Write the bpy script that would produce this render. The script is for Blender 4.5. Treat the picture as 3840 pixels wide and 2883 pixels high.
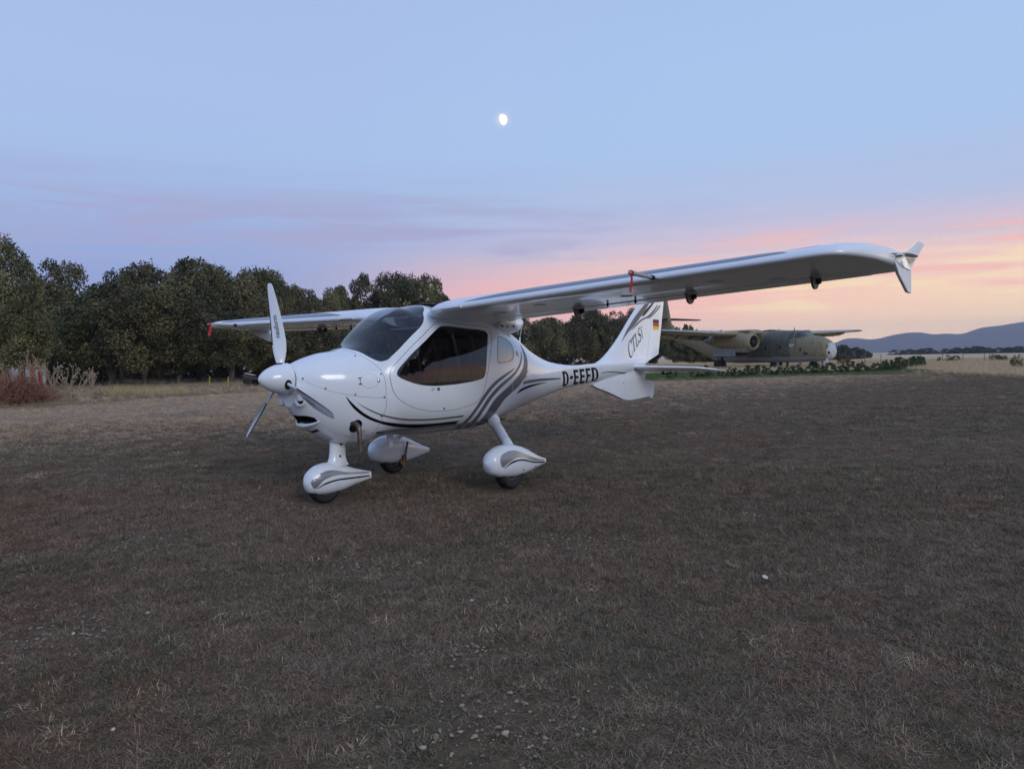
import bpy, bmesh, math, random
import numpy as np
from mathutils import Vector, Matrix
from mathutils.bvhtree import BVHTree
from mathutils.geometry import delaunay_2d_cdt

SC = bpy.context.scene
for _o in list(bpy.data.objects):
    bpy.data.objects.remove(_o)
COL = SC.collection
PI = math.pi
R = math.radians

# ------------------------------------------------------------------ camera
cam = bpy.data.objects.new("camera", bpy.data.cameras.new("camera"))
COL.objects.link(cam)
CAM_H, PITCH, ROLL = 1.263, -0.0350, -0.0185
_f = Vector((0, math.cos(PITCH), math.sin(PITCH)))
_r0 = Vector((1, 0, 0))
_u0 = Vector((0, -math.sin(PITCH), math.cos(PITCH)))
_r = _r0 * math.cos(ROLL) + _u0 * math.sin(ROLL)
_u = _u0 * math.cos(ROLL) - _r0 * math.sin(ROLL)
cam.matrix_world = Matrix(((_r.x, _u.x, -_f.x, 0), (_r.y, _u.y, -_f.y, 0), (_r.z, _u.z, -_f.z, CAM_H), (0, 0, 0, 1)))
cam.data.sensor_width = 36
cam.data.lens = 36 * 2702.5 / 3840
cam.data.clip_start = 0.05
cam.data.clip_end = 30000
SC.camera = cam

# ------------------------------------------------------------------ colour helpers
def lin1(c):
    c /= 255.0
    return c / 12.92 if c <= 0.04045 else ((c + 0.055) / 1.055) ** 2.4
def S(r, g, b, k=1.0):
    return (lin1(r) * k, lin1(g) * k, lin1(b) * k, 1)

class NT:
    """small node-tree writer"""
    def __init__(self, nt):
        self.nt = nt; nt.nodes.clear()
    def n(self, kind, **kw):
        nd = self.nt.nodes.new(kind)
        ins = kw.pop("ins", {})
        for k, v in kw.items(): setattr(nd, k, v)
        for k, v in ins.items():
            s = nd.inputs[k]
            if hasattr(v, "is_output"): self.nt.links.new(v, s)
            else: s.default_value = v
        return nd
    def math(self, op, a, b=0.0, c=None, clamp=False):
        ins = {0: a, 1: b}
        if c is not None: ins[2] = c
        return self.n("ShaderNodeMath", operation=op, use_clamp=clamp, ins=ins).outputs[0]
    def mr(self, v, a, b, c=0.0, d=1.0, smooth=True):
        return self.n("ShaderNodeMapRange", interpolation_type="SMOOTHSTEP" if smooth else "LINEAR",
                      ins={0: v, 1: a, 2: b, 3: c, 4: d}).outputs[0]
    def ramp(self, fac, stops, interp="LINEAR"):
        nd = self.n("ShaderNodeValToRGB", ins={0: fac})
        cr = nd.color_ramp; cr.interpolation = interp
        while len(cr.elements) < len(stops): cr.elements.new(0.5)
        for e, (p, c) in zip(cr.elements, stops):
            e.position = p; e.color = c
        return nd.outputs[0]
    def mix(self, fac, a, b, mode="MIX"):
        nd = self.n("ShaderNodeMix", data_type="RGBA", blend_type=mode)
        for i, v in ((0, fac), (6, a), (7, b)):
            if hasattr(v, "is_output"): self.nt.links.new(v, nd.inputs[i])
            else: nd.inputs[i].default_value = v
        return nd.outputs[2]
    def noise(self, vec, scale, detail=3.0, rough=0.5, dist=0.0):
        ins = {"Scale": scale, "Detail": detail, "Roughness": rough, "Distortion": dist}
        if vec is not None: ins["Vector"] = vec
        return self.n("ShaderNodeTexNoise", ins=ins).outputs["Fac"]
    def vmul(self, v, s):
        return self.n("ShaderNodeVectorMath", operation="MULTIPLY", ins={0: v, 1: s}).outputs[0]

# ------------------------------------------------------------------ world: dusk sky, sun just below the horizon to the right
SUN_AZ = R(60)          # to the right of the viewing direction (+Y towards +X)
world = bpy.data.worlds.new("World"); SC.world = world; world.use_nodes = True
w = NT(world.node_tree)
tc = w.n("ShaderNodeTexCoord").outputs["Generated"]
sep = w.n("ShaderNodeSeparateXYZ", ins={0: tc})
sx, sy, sz = sep.outputs
hyp = w.math("SQRT", w.math("MAXIMUM", w.math("ADD", w.math("MULTIPLY", sx, sx), w.math("MULTIPLY", sy, sy)), 1e-5))
dot = w.math("ADD", w.math("MULTIPLY", sx, math.sin(SUN_AZ)), w.math("MULTIPLY", sy, math.cos(SUN_AZ)))
ax = w.math("DIVIDE", dot, hyp)                       # cosine of the azimuth from the set sun
streak = w.noise(w.vmul(tc, (1.3, 1.3, 17.0)), 2.0, 6.0, 0.6, 0.5)
wob = w.math("MULTIPLY", w.math("SUBTRACT", streak, 0.5), 0.05)
zz = w.math("ADD", w.math("MAXIMUM", sz, 0.0), w.math("MULTIPLY", wob, w.mr(sz, 0.0, 0.08)))
zz = w.math("MAXIMUM", zz, 0.0)
ZEN = S(150, 172, 220)
warm = w.ramp(zz, [(0, S(252, 214, 178)), (.05, S(253, 216, 178)), (.085, S(252, 214, 184)), (.115, S(243, 205, 194)),
                   (.15, S(208, 195, 216)), (.20, S(184, 199, 233)), (.27, S(174, 203, 242)), (.36, S(172, 201, 241)),
                   (.46, S(168, 196, 237)), (1, ZEN)])
cool = w.ramp(zz, [(0, S(136, 147, 190)), (.06, S(138, 153, 200)), (.11, S(144, 161, 210)), (.155, S(154, 175, 221)),
                   (.20, S(165, 188, 230)), (.26, S(171, 197, 238)), (.33, S(172, 196, 238)), (.46, S(168, 191, 234)), (1, ZEN)])
skyc = w.mix(w.mr(ax, 0.10, 0.80), cool, warm)
# rose belt that starts above the trees and runs towards the sunset
belt = w.math("MULTIPLY", w.mr(ax, 0.26, 0.50), w.mr(ax, 0.97, 0.60))
belt = w.math("MULTIPLY", belt, w.math("MULTIPLY", w.mr(zz, 0.02, 0.06), w.mr(zz, 0.135, 0.075)))
skyc = w.mix(w.math("MULTIPLY", belt, 0.60), skyc, S(252, 172, 172))
# thin lilac cloud bars in the middle height, yellow ones near the sunset
bars = w.math("MULTIPLY", w.mr(streak, 0.42, 0.60), w.math("MULTIPLY", w.mr(zz, 0.10, 0.15), w.mr(zz, 0.27, 0.17)))
skyc = w.mix(w.math("MULTIPLY", w.math("MULTIPLY", bars, w.mr(ax, .85, .40)), 0.8), skyc, S(171, 168, 207))
st2 = w.noise(w.vmul(tc, (2.3, 2.3, 30.0)), 2.6, 3.0, 0.5, 0.3)
gold = w.math("MULTIPLY", w.mr(st2, 0.5, 0.66), w.math("MULTIPLY", w.mr(ax, 0.52, 0.88), w.math("MULTIPLY", w.mr(zz, 0.03, 0.06), w.mr(zz, 0.15, 0.10))))
skyc = w.mix(w.math("MULTIPLY", gold, 0.85), skyc, S(255, 228, 178))
rosy = w.math("MULTIPLY", w.mr(st2, 0.5, 0.36), w.math("MULTIPLY", w.mr(ax, 0.52, 0.84), w.math("MULTIPLY", w.mr(zz, 0.06, 0.09), w.mr(zz, 0.18, 0.12))))
skyc = w.mix(w.math("MULTIPLY", rosy, 0.75), skyc, S(250, 186, 176))
# the afterglow widens and brightens towards the set sun (out of frame to the right)
sd_ = w.n("ShaderNodeVectorMath", operation="DOT_PRODUCT", ins={0: tc, 1: (math.sin(SUN_AZ), math.cos(SUN_AZ), 0.05)}).outputs["Value"]
near = w.mr(sd_, 0.905, 1.0, smooth=False)
near2 = w.math("MULTIPLY", near, near)
skyc = w.mix(w.math("MULTIPLY", near2, w.mr(zz, 0.75, 0.10)), skyc, S(252, 232, 212))
gain = w.math("ADD", 1.0, w.math("MULTIPLY", near2, w.math("ADD", 0.4, w.math("MULTIPLY", 0.9, w.mr(zz, 0.20, 0.02)))))
skyc = w.mix(1.0, skyc, w.n("ShaderNodeCombineXYZ", ins={0: gain, 1: gain, 2: gain}).outputs[0], "MULTIPLY")
# the haze in the air takes some of the light near the horizon; the clear-sky colours are brighter there
comp = w.math("ADD", 1.0, w.math("MULTIPLY", 0.50, w.math("POWER", w.math("SUBTRACT", 1.0, w.math("MINIMUM", w.math("MULTIPLY", zz, 4.0), 1.0)), 2.0)))
skyc = w.mix(1.0, skyc, w.n("ShaderNodeCombineXYZ", ins={0: comp, 1: comp, 2: w.math("ADD", 1.0, w.math("MULTIPLY", w.math("SUBTRACT", comp, 1.0), .8))}).outputs[0], "MULTIPLY")
# soft veil round the moon
MOON_DIR = None
def pix_dir(u, v):      # direction of a point of the 3840x2883 view, for placing far things
    a, b = u - 1920.0, v - 1441.5
    uu = math.cos(ROLL) * a + math.sin(ROLL) * b
    vv = -math.sin(ROLL) * a + math.cos(ROLL) * b
    x, yc, zc = uu / 2702.5, -vv / 2702.5, 1.0
    return Vector((x, zc * math.cos(PITCH) - yc * math.sin(PITCH), zc * math.sin(PITCH) + yc * math.cos(PITCH))).normalized()
MOON_DIR = pix_dir(1884, 449)
md = w.n("ShaderNodeVectorMath", operation="DOT_PRODUCT", ins={0: tc, 1: MOON_DIR}).outputs["Value"]
halo = w.mr(md, math.cos(R(0.85)), math.cos(R(0.15)), smooth=False)
skyc = w.mix(w.math("MULTIPLY", w.math("MULTIPLY", w.math("MULTIPLY", halo, halo), halo), 0.6), skyc, S(240, 236, 240))
# below the horizon
skyc = w.mix(w.mr(sz, -0.001, -0.03), skyc, (0.055, 0.05, 0.047, 1))
bg = w.n("ShaderNodeBackground", ins={"Color": skyc, "Strength": 1.0})
w.n("ShaderNodeOutputWorld", ins={"Surface": bg.outputs[0]})

# ------------------------------------------------------------------ soft fill lamp added for the bright evening sky behind the camera
sun = bpy.data.objects.new("sun", bpy.data.lights.new("sun", "SUN"))
sun.data.energy = 1.0; sun.data.angle = R(22); sun.data.color = (1.0, 0.98, 0.955)
_sd = Vector((math.sin(R(150)) * math.cos(R(23)), math.cos(R(150)) * math.cos(R(23)), math.sin(R(23))))
sun.rotation_euler = _sd.to_track_quat("Z", "Y").to_euler()
COL.objects.link(sun)

SC.view_settings.view_transform = "Standard"
SC.view_settings.look = "None"
SC.view_settings.exposure = 0.0
SC.view_settings.gamma = 1.0
SC.view_settings.use_curve_mapping = False
SC.cycles.use_denoising = True
SC.cycles.max_bounces = 8
SC.cycles.transparent_max_bounces = 12
SC.cycles.volume_bounces = 0

# ------------------------------------------------------------------ object helpers
def label(o, lab=None, cat=None, group=None, kind=None):
    if lab: o["label"] = lab
    if cat: o["category"] = cat
    if group: o["group"] = group
    if kind: o["kind"] = kind
    return o
def empty(name, loc=(0, 0, 0), rz=0.0, parent=None):
    o = bpy.data.objects.new(name, None); COL.objects.link(o)
    o.location = loc; o.rotation_euler = (0, 0, rz); o.empty_display_size = 0.3
    if parent: o.parent = parent
    return o
def obj(name, me, mats=None, parent=None):
    o = bpy.data.objects.new(name, me); COL.objects.link(o)
    if mats is not None and not me.materials:
        for m in (mats if isinstance(mats, (list, tuple)) else [mats]): me.materials.append(m)
    if parent: o.parent = parent
    return o
def copy_tree(o, parent=None):
    c = o.copy(); COL.objects.link(c)
    if parent: c.parent = parent
    for ch in [k for k in o.children]: copy_tree(ch, c)
    return c
def mesh(name, verts, faces, smooth=True, normals=None):
    me = bpy.data.meshes.new(name)
    me.from_pydata([tuple(map(float, v)) for v in verts], [], [tuple(map(int, f)) for f in faces])
    if smooth: me.polygons.foreach_set("use_smooth", [True] * len(me.polygons))
    me.update()
    if normals is not None:
        me.normals_split_custom_set_from_vertices([tuple(map(float, n)) for n in normals])
    return me
class MB:
    """collects shapes into one mesh"""
    def __init__(self): self.v = []; self.f = []
    def add(self, verts, faces):
        b = len(self.v)
        self.v += [tuple(map(float, p)) for p in verts]
        self.f += [tuple(b + int(i) for i in f) for f in faces]
        return self
    def box(self, c, s, rot=None, bev=0.0):
        pts = []
        for dx in (-.5, .5):
            for dy in (-.5, .5):
                for dz in (-.5, .5):
                    p = Vector((dx * s[0], dy * s[1], dz * s[2]))
                    if rot is not None: p = rot @ p
                    pts.append(Vector(c) + p)
        return self.add(pts, [(0, 1, 3, 2), (4, 6, 7, 5), (0, 4, 5, 1), (2, 3, 7, 6), (0, 2, 6, 4), (1, 5, 7, 3)])
    def tube(self, pts, rad, n=8, cap=True, flat=1.0):
        pts = [Vector(p) for p in pts]
        rads = rad if isinstance(rad, (list, tuple)) else [rad] * len(pts)
        b = len(self.v); up = Vector((0, 0, 1)); prev = None
        for i, p in enumerate(pts):
            t = (pts[min(i + 1, len(pts) - 1)] - pts[max(i - 1, 0)]).normalized()
            if prev is None:
                a = t.cross(up) if abs(t.dot(up)) < .95 else t.cross(Vector((1, 0, 0)))
            else:
                a = prev - t * prev.dot(t)
            a.normalize(); prev = a; c = t.cross(a)
            for k in range(n):
                th = 2 * PI * k / n
                self.v.append(tuple(p + (a * math.cos(th) + c * math.sin(th) * flat) * rads[i]))
        m = len(pts)
        for i in range(m - 1):
            for k in range(n):
                k2 = (k + 1) % n
                self.f.append((b + i * n + k, b + i * n + k2, b + (i + 1) * n + k2, b + (i + 1) * n + k))
        if cap:
            self.f.append(tuple(b + k for k in range(n))[::-1])
            self.f.append(tuple(b + (m - 1) * n + k for k in range(n)))
        return self
    def loft(self, rings, cap0=True, cap1=True, closed=True):
        b = len(self.v); n = len(rings[0])
        for r in rings: self.v += [tuple(map(float, p)) for p in r]
        for i in range(len(rings) - 1):
            for k in range(n if closed else n - 1):
                k2 = (k + 1) % n
                self.f.append((b + i * n + k, b + i * n + k2, b + (i + 1) * n + k2, b + (i + 1) * n + k))
        if cap0: self.f.append(tuple(b + k for k in range(n))[::-1])
        if cap1: self.f.append(tuple(b + (len(rings) - 1) * n + k for k in range(n)))
        return self
    def lathe(self, prof, axis="x", n=32, origin=(0, 0, 0), cap=True):
        """prof: list of (a, r) along the axis"""
        rings = []
        for a, r in prof:
            ring = []
            for k in range(n):
                t = 2 * PI * k / n; c, s_ = r * math.cos(t), r * math.sin(t)
                p = {"x": (a, c, s_), "y": (c, a, s_), "z": (c, s_, a)}[axis]
                ring.append((p[0] + origin[0], p[1] + origin[1], p[2] + origin[2]))
            rings.append(ring)
        return self.loft(rings, cap, cap)
    def prism(self, poly, depth, M=None):
        """poly in (u, v) extruded along w from 0 to depth; M maps (u, v, w)"""
        M = M or (lambda u, v, q: (u, v, q))
        n = len(poly); b = len(self.v)
        for q in (0, depth):
            for (u, v) in poly: self.v.append(tuple(M(u, v, q)))
        self.f.append(tuple(b + i for i in range(n))[::-1]); self.f.append(tuple(b + n + i for i in range(n)))
        for i in range(n):
            j = (i + 1) % n
            self.f.append((b + i, b + j, b + n + j, b + n + i))
        return self
    def me(self, name, smooth=True, angle=40, weld=False):
        me = bpy.data.meshes.new(name); me.from_pydata(self.v, [], self.f)
        bm = bmesh.new(); bm.from_mesh(me)
        if weld: bmesh.ops.remove_doubles(bm, verts=bm.verts, dist=1e-5)
        bmesh.ops.recalc_face_normals(bm, faces=bm.faces)
        if smooth:
            lim = R(angle)
            for f in bm.faces: f.smooth = True
            for e in bm.edges:
                if len(e.link_faces) == 2 and e.calc_face_angle(0) > lim: e.smooth = False
        bm.to_mesh(me); bm.free(); me.update()
        return me
    def build(self, name, m, parent=None, smooth=True, angle=40, bevel=0.0):
        o = obj(name, self.me(name, smooth, angle), m, parent)
        if bevel:
            md_ = o.modifiers.new("bevel", "BEVEL"); md_.width = bevel; md_.segments = 2; md_.limit_method = "ANGLE"; md_.harden_normals = True
        return o

def cr_closed(pts, step=0.02):
    """closed Catmull-Rom through 2-D points, resampled"""
    P = np.array(pts, float); n = len(P); out = []
    for i in range(n):
        p0, p1, p2, p3 = P[i - 1], P[i], P[(i + 1) % n], P[(i + 2) % n]
        k = max(1, int(np.hypot(*(p2 - p1)) / step))
        for j in range(k):
            t = j / k
            out.append(0.5 * ((2 * p1) + (p2 - p0) * t + (2 * p0 - 5 * p1 + 4 * p2 - p3) * t * t + (3 * p1 - p0 - 3 * p2 + p3) * t ** 3))
    return np.array(out)
def cr_open(pts, step=0.02):
    P = np.array(pts, float); n = len(P); out = []
    for i in range(n - 1):
        p0, p1, p2, p3 = P[max(i - 1, 0)], P[i], P[i + 1], P[min(i + 2, n - 1)]
        k = max(1, int(np.linalg.norm(p2 - p1) / step))
        for j in range(k):
            t = j / k
            out.append(0.5 * ((2 * p1) + (p2 - p0) * t + (2 * p0 - 5 * p1 + 4 * p2 - p3) * t * t + (3 * p1 - p0 - 3 * p2 + p3) * t ** 3))
    out.append(P[-1])
    return np.array(out)
def inside(poly, pts):
    """vectorised point in polygon"""
    x, y = pts[:, 0], pts[:, 1]; c = np.zeros(len(pts), bool)
    n = len(poly); j = n - 1
    for i in range(n):
        xi, yi = poly[i]; xj, yj = poly[j]
        if yi != yj:
            m = ((yi > y) != (yj > y)) & (x < (xj - xi) * (y - yi) / (yj - yi) + xi)
            c ^= m
        j = i
    return c
def hermite(xs, ys, x):
    xs = np.asarray(xs, float); ys = np.asarray(ys, float); x = np.asarray(x, float)
    h = np.diff(xs); dl = np.diff(ys) / h; m = np.empty_like(ys); m[0] = dl[0]; m[-1] = dl[-1]
    m[1:-1] = (h[1:] * dl[:-1] + h[:-1] * dl[1:]) / (h[:-1] + h[1:])
    i = np.clip(np.searchsorted(xs, x) - 1, 0, len(xs) - 2); t = np.clip((x - xs[i]) / h[i], -.3, 1.3)
    return (2*t**3-3*t**2+1)*ys[i] + (t**3-2*t**2+t)*h[i]*m[i] + (-2*t**3+3*t**2)*ys[i+1] + (t**3-t**2)*h[i]*m[i+1]

# ------------------------------------------------------------------ materials
def material(name, base, rough=0.5, metal=0.0, spec=0.5, coat=0.0, var=0.0, vscale=8.0, bump=0.0, bscale=60.0, base2=None, coords="Object", emit=None):
    m = bpy.data.materials.new(name); m.use_nodes = True
    t = NT(m.node_tree)
    co = t.n("ShaderNodeTexCoord").outputs[coords]
    b = t.n("ShaderNodeBsdfPrincipled", ins={"Roughness": rough, "Metallic": metal})
    b.inputs["Specular IOR Level"].default_value = spec
    b.inputs["Coat Weight"].default_value = coat
    b.inputs["Coat Roughness"].default_value = 0.04
    if var > 0 or base2 is not None:
        nz = t.noise(co, vscale, 4.0, 0.55)
        b2 = base2 or tuple(c * (1 - var) for c in base[:3]) + (1,)
        colr = t.mix(t.mr(nz, 0.3, 0.7), base, b2)
        t.nt.links.new(colr, b.inputs["Base Color"])
    else:
        b.inputs["Base Color"].default_value = base
    if bump > 0:
        nz2 = t.noise(co, bscale, 3.0, 0.6)
        bp = t.n("ShaderNodeBump", ins={"Strength": bump, "Distance": 0.01, "Height": nz2})
        t.nt.links.new(bp.outputs[0], b.inputs["Normal"])
    if emit:
        b.inputs["Emission Color"].default_value = emit; b.inputs["Emission Strength"].default_value = 1.0
    t.n("ShaderNodeOutputMaterial", ins={"Surface": b.outputs[0]})
    m.diffuse_color = base
    return m
def glass(name, tint, refl=0.06, rough=0.02):
    m = bpy.data.materials.new(name); m.use_nodes = True
    t = NT(m.node_tree)
    fr = t.n("ShaderNodeFresnel", ins={"IOR": 1.5}).outputs[0]
    geo = t.n("ShaderNodeNewGeometry").outputs["Backfacing"]
    fac = t.math("ADD", t.math("MULTIPLY", fr, t.math("SUBTRACT", 1.0, t.math("MULTIPLY", geo, 0.9))), refl, clamp=True)
    tr = t.n("ShaderNodeBsdfTransparent", ins={"Color": tint})
    gl = t.n("ShaderNodeBsdfGlossy", ins={"Color": (1, 1, 1, 1), "Roughness": rough})
    mx = t.n("ShaderNodeMixShader", ins={0: fac, 1: tr.outputs[0], 2: gl.outputs[0]})
    t.n("ShaderNodeOutputMaterial", ins={"Surface": mx.outputs[0]})
    return m

M = {}
M["white"] = material("white_gelcoat", (0.785, 0.82, 0.855, 1), rough=0.22, spec=0.5, coat=0.6, var=0.05, vscale=3.0)
def dusty(name, z0, z1, amt):
    """gel-coat with dried mud and dust thrown up over the lower part"""
    m = material(name, (0.785, 0.82, 0.855, 1), rough=0.24, spec=0.5, coat=0.5, var=0.05, vscale=3.0)
    t = m.node_tree; nt = NT.__new__(NT); nt.nt = t
    pb = next(n for n in t.nodes if n.type == "BSDF_PRINCIPLED"); src = pb.inputs["Base Color"].links[0].from_socket
    co = nt.n("ShaderNodeTexCoord").outputs["Object"]; z = nt.n("ShaderNodeSeparateXYZ", ins={0: co}).outputs[2]
    sp = nt.noise(co, 55.0, 4, .7); bl = nt.noise(co, 7.0, 4, .6)
    f = nt.math("MULTIPLY", nt.mr(z, z1, z0), nt.math("ADD", nt.math("MULTIPLY", nt.mr(sp, .52, .70), .7), nt.math("MULTIPLY", nt.mr(bl, .45, .75), .45)))
    c = nt.mix(nt.math("MULTIPLY", f, amt, clamp=True), src, (.30, .235, .165, 1)); t.links.new(c, pb.inputs["Base Color"])
    t.links.new(nt.math("ADD", .24, nt.math("MULTIPLY", f, .4)), pb.inputs["Roughness"])
    return m
M["white_pod"] = dusty("white_gelcoat_dusty", .10, .34, .55)
M["white_tip"] = material("white_satin_tip", (0.76, 0.785, 0.81, 1), rough=0.5, spec=0.25, var=0.05, vscale=6.0)
def lined(name, src_base, inner):
    """gel-coat outside, dark cabin lining on the inner face"""
    m = material(name, src_base, rough=0.22, spec=0.5, coat=0.6, var=0.03, vscale=3.0)
    t = m.node_tree; out = next(n for n in t.nodes if n.type == "OUTPUT_MATERIAL"); pb = next(n for n in t.nodes if n.type == "BSDF_PRINCIPLED")
    d = t.nodes.new("ShaderNodeBsdfDiffuse"); d.inputs[0].default_value = inner
    g = t.nodes.new("ShaderNodeNewGeometry"); mx = t.nodes.new("ShaderNodeMixShader")
    t.links.new(g.outputs["Backfacing"], mx.inputs[0]); t.links.new(pb.outputs[0], mx.inputs[1]); t.links.new(d.outputs[0], mx.inputs[2]); t.links.new(mx.outputs[0], out.inputs[0])
    return m
M["shell"] = lined("white_shell", (0.785, 0.82, 0.855, 1), (0.055, 0.045, 0.040, 1))
M["white_in"] = material("cabin_lining", (0.42, 0.41, 0.40, 1), rough=0.8, var=0.1)
M["stripe_grey"] = material("grey_metallic_vinyl", (0.12, 0.125, 0.135, 1), rough=0.38, spec=0.35, coat=0.08, var=0.05)
M["stripe_black"] = material("black_vinyl", (0.006, 0.006, 0.009, 1), rough=0.3, spec=0.3, coat=0.1, var=0.1)
M["stripe_blue"] = material("slate_blue_vinyl", (0.105, 0.125, 0.20, 1), rough=0.35, coat=0.3, var=0.05)
M["silver"] = material("silver_vinyl", (0.30, 0.31, 0.33, 1), rough=0.30, metal=0.5, coat=0.2, var=0.06)
M["seam"] = material("seam_rubber", (0.03, 0.03, 0.035, 1), rough=0.7, var=0.1)
M["seam_pale"] = material("panel_gap_filler", (0.25, 0.26, 0.28, 1), rough=0.6, var=0.1)
M["rubber"] = material("tyre_rubber", (0.010, 0.010, 0.011, 1), rough=0.7, var=0.3, vscale=20, bump=0.2)
M["alu"] = material("aluminium", (0.55, 0.56, 0.58, 1), rough=0.32, metal=1.0, var=0.1)
M["steel_dark"] = material("dark_steel", (0.09, 0.09, 0.095, 1), rough=0.45, metal=0.8, var=0.2)
M["exhaust"] = material("heat_stained_steel", (0.20, 0.155, 0.125, 1), rough=0.45, metal=0.85, var=0.4, vscale=18)
M["black_int"] = material("matt_black_trim", (0.012, 0.012, 0.013, 1), rough=0.85, var=0.2)
M["panel_grey"] = material("charcoal_panel", (0.035, 0.037, 0.042, 1), rough=0.7, var=0.15)
M["leather"] = material("brown_leather", (0.14, 0.062, 0.036, 1), rough=0.55, var=0.25, vscale=14, bump=0.1)
M["belt"] = material("black_webbing", (0.01, 0.01, 0.01, 1), rough=0.9, var=0.2)
M["red"] = material("red_ribbon", (0.55, 0.02, 0.04, 1), rough=0.7, var=0.15, vscale=20)
M["flag_black"] = material("flag_black", (0.008, 0.008, 0.008, 1), rough=0.35, var=0.1)
M["flag_red"] = material("flag_red", (0.52, 0.012, 0.02, 1), rough=0.35, var=0.05)
M["flag_gold"] = material("flag_gold", (0.85, 0.58, 0.02, 1), rough=0.35, var=0.05)
M["blue_print"] = material("blue_print", (0.03, 0.06, 0.25, 1), rough=0.4, var=0.1)
M["orange_print"] = material("orange_print", (0.5, 0.17, 0.06, 1), rough=0.4, var=0.1)
M["red_print"] = material("red_print", (0.5, 0.05, 0.05, 1), rough=0.4, var=0.1)
M["fairing_grey"] = material("grey_hinge_plate", (0.085, 0.085, 0.085, 1), rough=0.5, var=0.1)
M["brass"] = material("brake_bronze", (0.32, 0.19, 0.07, 1), rough=0.45, metal=0.8, var=0.3, vscale=30)
M["windshield"] = glass("windshield_perspex", (0.52, 0.57, 0.63, 1), 0.015)
M["window"] = glass("tinted_window_perspex", (0.42, 0.385, 0.365, 1), 0.008)
M["window_pale"] = glass("milky_window_perspex", (0.42, 0.47, 0.53, 1), 0.17, 0.10)
M["lamp_glass"] = glass("lamp_lens", (0.85, 0.88, 0.9, 1), 0.12, 0.03)
# ================================================================== LIGHT AIRCRAFT
# local frame: x aft from the spinner tip, y to starboard (port side is -y), z up
air = empty("light_aircraft")
label(air, "glossy white high-wing light aircraft with grey stripes parked on the dry grass", "aircraft")
_yaw, _pp, _pr = 0.828, -0.004, 0.009
_X = Vector((math.cos(_yaw), math.sin(_yaw), -_pp)).normalized()
_Y = Vector((-math.sin(_yaw), math.cos(_yaw), -_pr)); _Y = (_Y - _X * _Y.dot(_X)).normalized()
_Z = _X.cross(_Y)
air.matrix_world = Matrix(((_X.x, _Y.x, _Z.x, -2.117), (_X.y, _Y.y, _Z.y, 6.044), (_X.z, _Y.z, _Z.z, 0), (0, 0, 0, 1)))
ZS = 1.129

FS = np.array([[0.27, 1.2373, 0.8836, 0.1508], [0.4, 1.2906, 0.7231, 0.2631], [0.58, 1.3433, 0.585, 0.3544], [0.78, 1.3775, 0.5125, 0.4248],
 [0.95, 1.4458, 0.5089, 0.4865], [1.08, 1.574, 0.5424, 0.5332], [1.22, 1.6978, 0.5544, 0.5586], [1.36, 1.7692, 0.5414, 0.586],
 [1.5, 1.7852, 0.5227, 0.5976], [1.7, 1.8161, 0.5207, 0.6076], [1.95, 1.8093, 0.5222, 0.6173], [2.3, 1.7744, 0.5278, 0.605],
 [2.65, 1.6775, 0.5911, 0.5507], [2.95, 1.5483, 0.6525, 0.4607], [3.25, 1.3864, 0.7057, 0.3592], [3.6, 1.2451, 0.7759, 0.2633],
 [4.1, 1.1621, 0.8668, 0.1771], [4.8, 1.167, 0.9301, 0.1256], [5.5, 1.205, 0.9994, 0.0937], [6.0, 1.2358, 1.0574, 0.0608]])
FZM = [1.12, 1.1, 1.073, 1.051, 1.035, 1.024, 1.019, 1.02, 1.02, 1.02, 1.02, 1.02, 1.028, 1.038, 1.058, 1.087, 1.121, 1.146, 1.161, 1.165]
FE = [2.0, 2.1, 2.19, 2.27, 2.3, 2.3, 2.32, 2.39, 2.41, 2.4, 2.4, 2.4, 2.31, 2.22, 2.07, 2.0, 2.0, 2.0, 2.0, 2.0]
def fus(x, th):
    """point of the fuselage skin; th = 0 port, pi/2 top; returns (x, y, z) in the local frame"""
    x = np.asarray(x, float); th = np.asarray(th, float)
    zt, zb, wd = (hermite(FS[:, 0], FS[:, k], x) for k in (1, 2, 3))
    zm = hermite(FS[:, 0], FZM, x); e = hermite(FS[:, 0], FE, x)
    c, s = np.cos(th), np.sin(th)
    r = (np.abs(c) ** e + np.abs(s) ** e) ** (-1 / e)
    return np.stack([x + 0 * th, -wd * r * c, np.where(s >= 0, zm + (zt - zm) * r * s, zm + (zm - zb) * r * s)], -1)
def fus_n(x, th):
    d = 1e-3
    a = fus(x + d, th) - fus(x - d, th); b = fus(x, th + d) - fus(x, th - d)
    n = np.cross(a, b); n /= np.linalg.norm(n, axis=-1, keepdims=True) + 1e-12
    return n
_t = fus_n(np.array([2.0]), np.array([0.0]))[0]
NSGN = 1.0 if _t[1] < 0 else -1.0
def fus_normal(x, th): return fus_n(x, th) * NSGN
def th_of(x, z):
    """port-side angle at which the skin has height z (vectorised bisection)"""
    x = np.asarray(x, float); z = np.asarray(z, float)
    lo = np.full(x.shape, -PI / 2 + 1e-4); hi = np.full(x.shape, PI / 2 - 1e-4)
    for _ in range(40):
        m = (lo + hi) / 2; zz_ = fus(x, m)[..., 2]
        lo = np.where(zz_ < z, m, lo); hi = np.where(zz_ < z, hi, m)
    return (lo + hi) / 2
K = 0.6                               # angle -> metres, for even triangles
def UV(pts):                          # side view (x, z) -> unrolled skin (x, K*(th+pi/2))
    p = np.array(pts, float)
    return np.c_[p[:, 0], K * (th_of(p[:, 0], p[:, 1]) + PI / 2)]
def mirror(p): return np.c_[p[:, 0], K * 2 * PI - p[:, 1]][::-1]
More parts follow.
